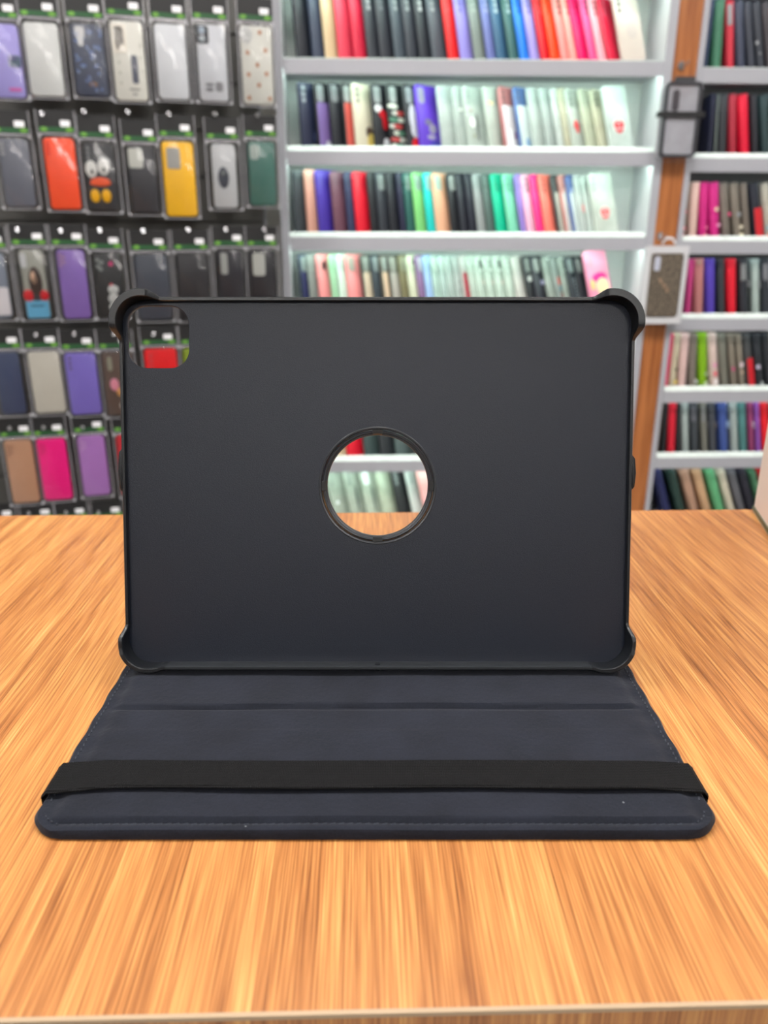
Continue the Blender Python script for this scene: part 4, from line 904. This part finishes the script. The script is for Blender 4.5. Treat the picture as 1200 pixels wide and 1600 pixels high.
# --- shell
TILT = R(15.6)
D0 = .3305; Z0s = .0058
SH = Matrix.Translation((0, D0 + y_off, Z0s)) @ Matrix.Rotation(-TILT, 4, 'X')   # local: x across, z up plate, -y towards viewer
SW, SHH = .2425, .1752
RC = .0115
SHW = Matrix.Translation((CX, .33, TOPZ)) @ SH
SHI = SHW.inverted()
def on_plate(px, py, y=0.0):
    d = SHI.to_3x3() @ ray(px, py); c = SHI @ Vector((0, 0, CAMZ))
    t = (y - c.y) / d.y; p = c + d * t
    return p.x, p.z
def plate():
    cu = bpy.data.curves.new('plate', 'CURVE'); cu.dimensions = '2D'; cu.fill_mode = 'BOTH'; cu.extrude = .0008; cu.bevel_depth = .0003; cu.bevel_resolution = 1
    def spl(pts):
        s_ = cu.splines.new('POLY'); s_.points.add(len(pts) - 1); s_.use_cyclic_u = True
        for p_, q in zip(s_.points, pts): p_.co = (q[0], q[1], 0, 1)
    spl(rr(0, SHH / 2, SW - .001, SHH - .001, RC, 12))
    x0, z0 = on_plate(198, 526); x1, _ = on_plate(296, 526); _, zt = on_plate(247, 477); _, zb = on_plate(247, 576)
    spl(rr((x0 + x1) / 2, (zt + zb) / 2, x1 - x0, zt - zb, .0092, 12))
    cx, cz = on_plate(590, 759)
    xr, _ = on_plate(682, 759); rad = xr - cx
    spl([(cx + (rad - .0006) * math.cos(2 * math.pi * i / 96), cz + (rad - .0006) * math.sin(2 * math.pi * i / 96)) for i in range(96)])
    to = bpy.data.objects.new('plate_tmp', cu); COL.objects.link(to)
    dg = bpy.context.evaluated_depsgraph_get(); dg.update()
    me = bpy.data.meshes.new_from_object(to.evaluated_get(dg), depsgraph=dg)
    bpy.data.objects.remove(to)
    for v in me.vertices:
        x, y, z = v.co; q = SH @ Vector((x, .0011 - z, y)); v.co = q
    me.materials.clear(); me.materials.append(None)
    me.name = 'shell'
    import bmesh
    bm = bmesh.new(); bm.from_mesh(me); bmesh.ops.recalc_face_normals(bm, faces=bm.faces); bm.to_mesh(me); bm.free()
    o_ = obj('shell', me, M_shell, root)
    return o_, (cx, cz, rad), ((x0 + x1) / 2, (zt + zb) / 2, x1 - x0, zt - zb)
shell, (rcx, rcz, rrad), cut = plate()
# collar lining the camera cutout
b = MB(); cx_, cz_, cw_, ch_ = cut
b.rings([[(x, y, z) for x, z in rr(cx_, cz_, cw_ + k, ch_ + k, .0092 + k / 2, 12)] for k, y in ((0.0004, .0004), (-.0004, .0002), (-.0004, .0026), (.0016, .0026), (.0016, .0018))], False, False)
b.build('camera_collar', M_rim, shell, SH)
# perimeter sweep
def perim():
    out = []
    base = []
    segs = [(SW / 2 - RC, SHH, -SW / 2 + RC, SHH, 0, 1, 60), (-SW / 2 + RC, SHH, 90), (-SW / 2, SHH - RC, -SW / 2, RC, -1, 0, 46), (-SW / 2 + RC, RC, 180), (-SW / 2 + RC, 0, SW / 2 - RC, 0, 0, -1, 60), (SW / 2 - RC, 0, 270), (SW / 2, RC, SW / 2, SHH - RC, 1, 0, 46), (0, 0, 0)]
    def line(x0, z0, x1, z1, nx, nz, n):
        for i in range(n):
            t = i / n; out.append((x0 + (x1 - x0) * t, z0 + (z1 - z0) * t, nx, nz))
    def arc(cx, cz, a0, n=14):
        for i in range(n):
            a = R(a0 + 90 * i / n); out.append((cx + RC * math.cos(a), cz + RC * math.sin(a), math.cos(a), math.sin(a)))
    line(SW / 2 - RC, SHH, -SW / 2 + RC, SHH, 0, 1, 150); arc(-SW / 2 + RC, SHH - RC, 90)
    line(-SW / 2, SHH - RC, -SW / 2, RC, -1, 0, 110); arc(-SW / 2 + RC, RC, 180)
    line(-SW / 2 + RC, 0, SW / 2 - RC, 0, 0, -1, 150); arc(SW / 2 - RC, RC, 270)
    line(SW / 2, RC, SW / 2, SHH - RC, 1, 0, 110); arc(SW / 2 - RC, SHH - RC, 0)
    return out
PR = perim()
def wts(x, z, nx, nz):
    du = SW / 2 - abs(x); dv = min(z, SHH - z)
    s_ = max(du, dv); c = 1 - sst(.0135, .0200, s_)
    bottom = 1.0 if nz < -.5 and z < .01 else 0.0
    lowc = z < SHH / 2
    if lowc: 
        # lower corners hug tightly
        c_h = c
    H_ = .0030 + (.0095 - .0030) * c
    if lowc and (nz < -.3 or bottom): H_ = max(H_, .0102)
    O_ = .0006 + (.0027 if not lowc else .0016) * c
    L_ = .0002 + (.0018 if not lowc else .0004) * c
    return c, H_, O_, L_
def xsec(p, W_):
    x, z, nx, nz = p; c, H_, O_, L_ = W_
    oi = O_ - .0016
    prof = [(-.0004, .0024), (O_ * .4, .0022), (O_ * .8 + .0002, .0008), (O_, -H_ * .4), (O_ + .0001, -H_ + .0008), (O_ - .0004, -H_), (oi - L_ + .0003, -H_), (oi - L_, -H_ + .0006), (oi - L_ * .6, -H_ + .0013), (oi - .0002, -H_ * .5), (-.0012 + (O_ * .3), 0.0004), (-.0014, .0010)]
    return [(x + nx * o_, y, z + nz * o_) for o_, y in prof]
WT = [wts(*p) for p in PR]
n = len(PR)
is_c = [w[0] > 0.001 for w in WT]
# split the ring of samples in runs
start = next(i for i in range(n) if is_c[i] != is_c[i - 1])
runs = []; i = start
while i < start + n:
    j = i
    while j < start + n and is_c[j % n] == is_c[i % n]: j += 1
    runs.append((i, j, is_c[i % n])); i = j
for (i, j, cc) in runs:
    idx = [k % n for k in range(i, j + 1)]
    mid = PR[((i + j) // 2) % n]
    b = MB(); b.rings([xsec(PR[k], WT[k]) for k in idx], True, True)
    nmz = 'corner_guard' if cc else ('bottom_ledge' if mid[3] < -.5 else 'rim')
    b.build(nmz, M_rim if nmz != 'bottom_ledge' else mat((42, 45, 49), .32, name='lit_satin_black_plastic'), shell, SH)  # lighter copy of the rim plastic paints ceiling light on the ledge
# small latch dimple on the bottom ledge
b = MB(); lx, lz = on_plate(590, 1037); b.rings([[(lx + .0026 * k * math.cos(2 * math.pi * i / 16), y, -.0002 + .0016 * k * math.sin(2 * math.pi * i / 16)) for i in range(16)] for k, y in ((1, -.002), (1, -.0072), (.75, -.0084), (.3, -.0088))])
b.build('latch_bump', M_rim, shell, SH)
# side button covers (left and right)
for sg, (ya, yb_) in ((1, (712, 765)), (-1, (702, 768))):
    xe = sg * (SW / 2 + .0008)
    _, za = on_plate(600, ya); _, zb_ = on_plate(600, yb_)
    b = MB(); b.tube([(xe, -.001, zb_), (xe + sg * .0005, -.001, zb_ + .0015), (xe + sg * .0009, -.001, (za + zb_) / 2), (xe + sg * .0005, -.001, za - .0015), (xe, -.001, za)], [.0004, .0011, .0013, .0011, .0004], 8)
    b.build('button_cover', M_rim, shell, SH)
# ring
def lathe(prof, name, m, parent, a0=0, a1=360, n_=96):
    b = MB(); full = abs(a1 - a0) >= 359.9
    k = n_ if full else max(4, int(n_ * abs(a1 - a0) / 360))
    rings_ = []
    for i in range(k if full else k + 1):
        a = R(a0 + (a1 - a0) * i / k)
        rings_.append([(rcx + r_ * math.cos(a), y, rcz + r_ * math.sin(a)) for r_, y in prof])
    if full: rings_.append(rings_[0])
    b.rings(rings_, not full, not full)
    return b.build(name, m, parent, SH)
ro_, ri_ = rrad, rrad * .858
M_ring = mat((62, 65, 70), .28, name='highlit_glossy_black_plastic', var=.03)  # grey lifted above black to paint in the ring's highlights
lathe([(ro_ + .0002, .0002), (ro_ - .0004, -.0005), (ro_ - .0011, -.0003), (ro_ - .0014, .0014), (ro_ - .0002, .0030)], 'swivel_rim', M_ring, shell)
ring = lathe([(ro_ - .0018, .0006), (ro_ - .0022, .0000), (ri_ + .0012, .0002), (ri_ + .0009, .0012), (ri_ + .0002, .0014), (ri_, .0018), (ri_ + .0001, .0060), (ri_ + .0006, .0064), (ro_ - .0016, .0064), (ro_ - .0012, .003)], 'swivel_ring', M_ring, shell)
for a in (0, 90, 180, 270):
    wv = 5.2
    c_ = lathe([(ro_ - .0012, .0004), (ro_ - .0014, -.0006), (ri_ + .0006, -.0005), (ri_ + .0003, .0010), (ro_ - .0016, .0016)], 'clip', mat((10, 10, 11), .4, name='deep_black_plastic'), ring, a - wv, a + wv)
# support panel behind (folded half of the folio), joins the swivel ring to the cover's back edge
def support():
    top = SH @ Vector((0, .0085, rcz - rrad - .006)); 
    b = MB()
    w_ = .095
    pts = [(D0 + y_off + .100, .0045), (D0 + y_off + .092, .012)]
    b.rings([[(-w_, DB + y_off - .004, .0042), (w_, DB + y_off - .004, .0042), (w_, DB + y_off, .0004), (-w_, DB + y_off, .0004)],
             [(-w_, DB + y_off - .006, .008), (w_, DB + y_off - .006, .008), (w_, DB + y_off - .0015, .0095), (-w_, DB + y_off - .0015, .0095)],
             [(-w_, top.y, top.z), (w_, top.y, top.z), (w_, top.y + .004, top.z + .002), (-w_, top.y + .004, top.z + .002)]])
    b.build('support_panel', M_suede, root)
    MB().plate(0, 0, .02, .02, .002, 0, .001)
support()

# ------------------------------------------------------------------ camera, world, view
cam = bpy.data.cameras.new('camera'); co = bpy.data.objects.new('camera', cam); COL.objects.link(co)
cam.sensor_fit = 'VERTICAL'; cam.sensor_height = 34.6; cam.sensor_width = 26; cam.lens = FPX / 1600 * 34.6
co.location = (0, 0, CAMZ); co.rotation_euler = (R(90 - 19.3), 0, 0)
cam.clip_start = .02
cam.dof.use_dof = True; cam.dof.focus_distance = .345; cam.dof.aperture_fstop = 26 / 2.7; cam.dof.aperture_blades = 0
scn.camera = co
w = bpy.data.worlds.new('world'); scn.world = w; w.use_nodes = True
w.node_tree.nodes['Background'].inputs[0].default_value = (.9, .95, 1, 1); w.node_tree.nodes['Background'].inputs[1].default_value = .15
vs = scn.view_settings
scn.display_settings.display_device = 'sRGB'
vs.view_transform = 'Standard'; vs.look = 'None'; vs.gamma = 1; vs.use_curve_mapping = False; vs.exposure = 0.0
scn.cycles.use_denoising = True
scn.cycles.max_bounces = 10; scn.cycles.transparent_max_bounces = 24
for k, v in LABELS.items():
    if v > 1 and 'hidden' not in k: print('DUP LABEL', v, k)
    if not 4 <= len(k.split()) <= 16: print('LEN', len(k.split()), k)
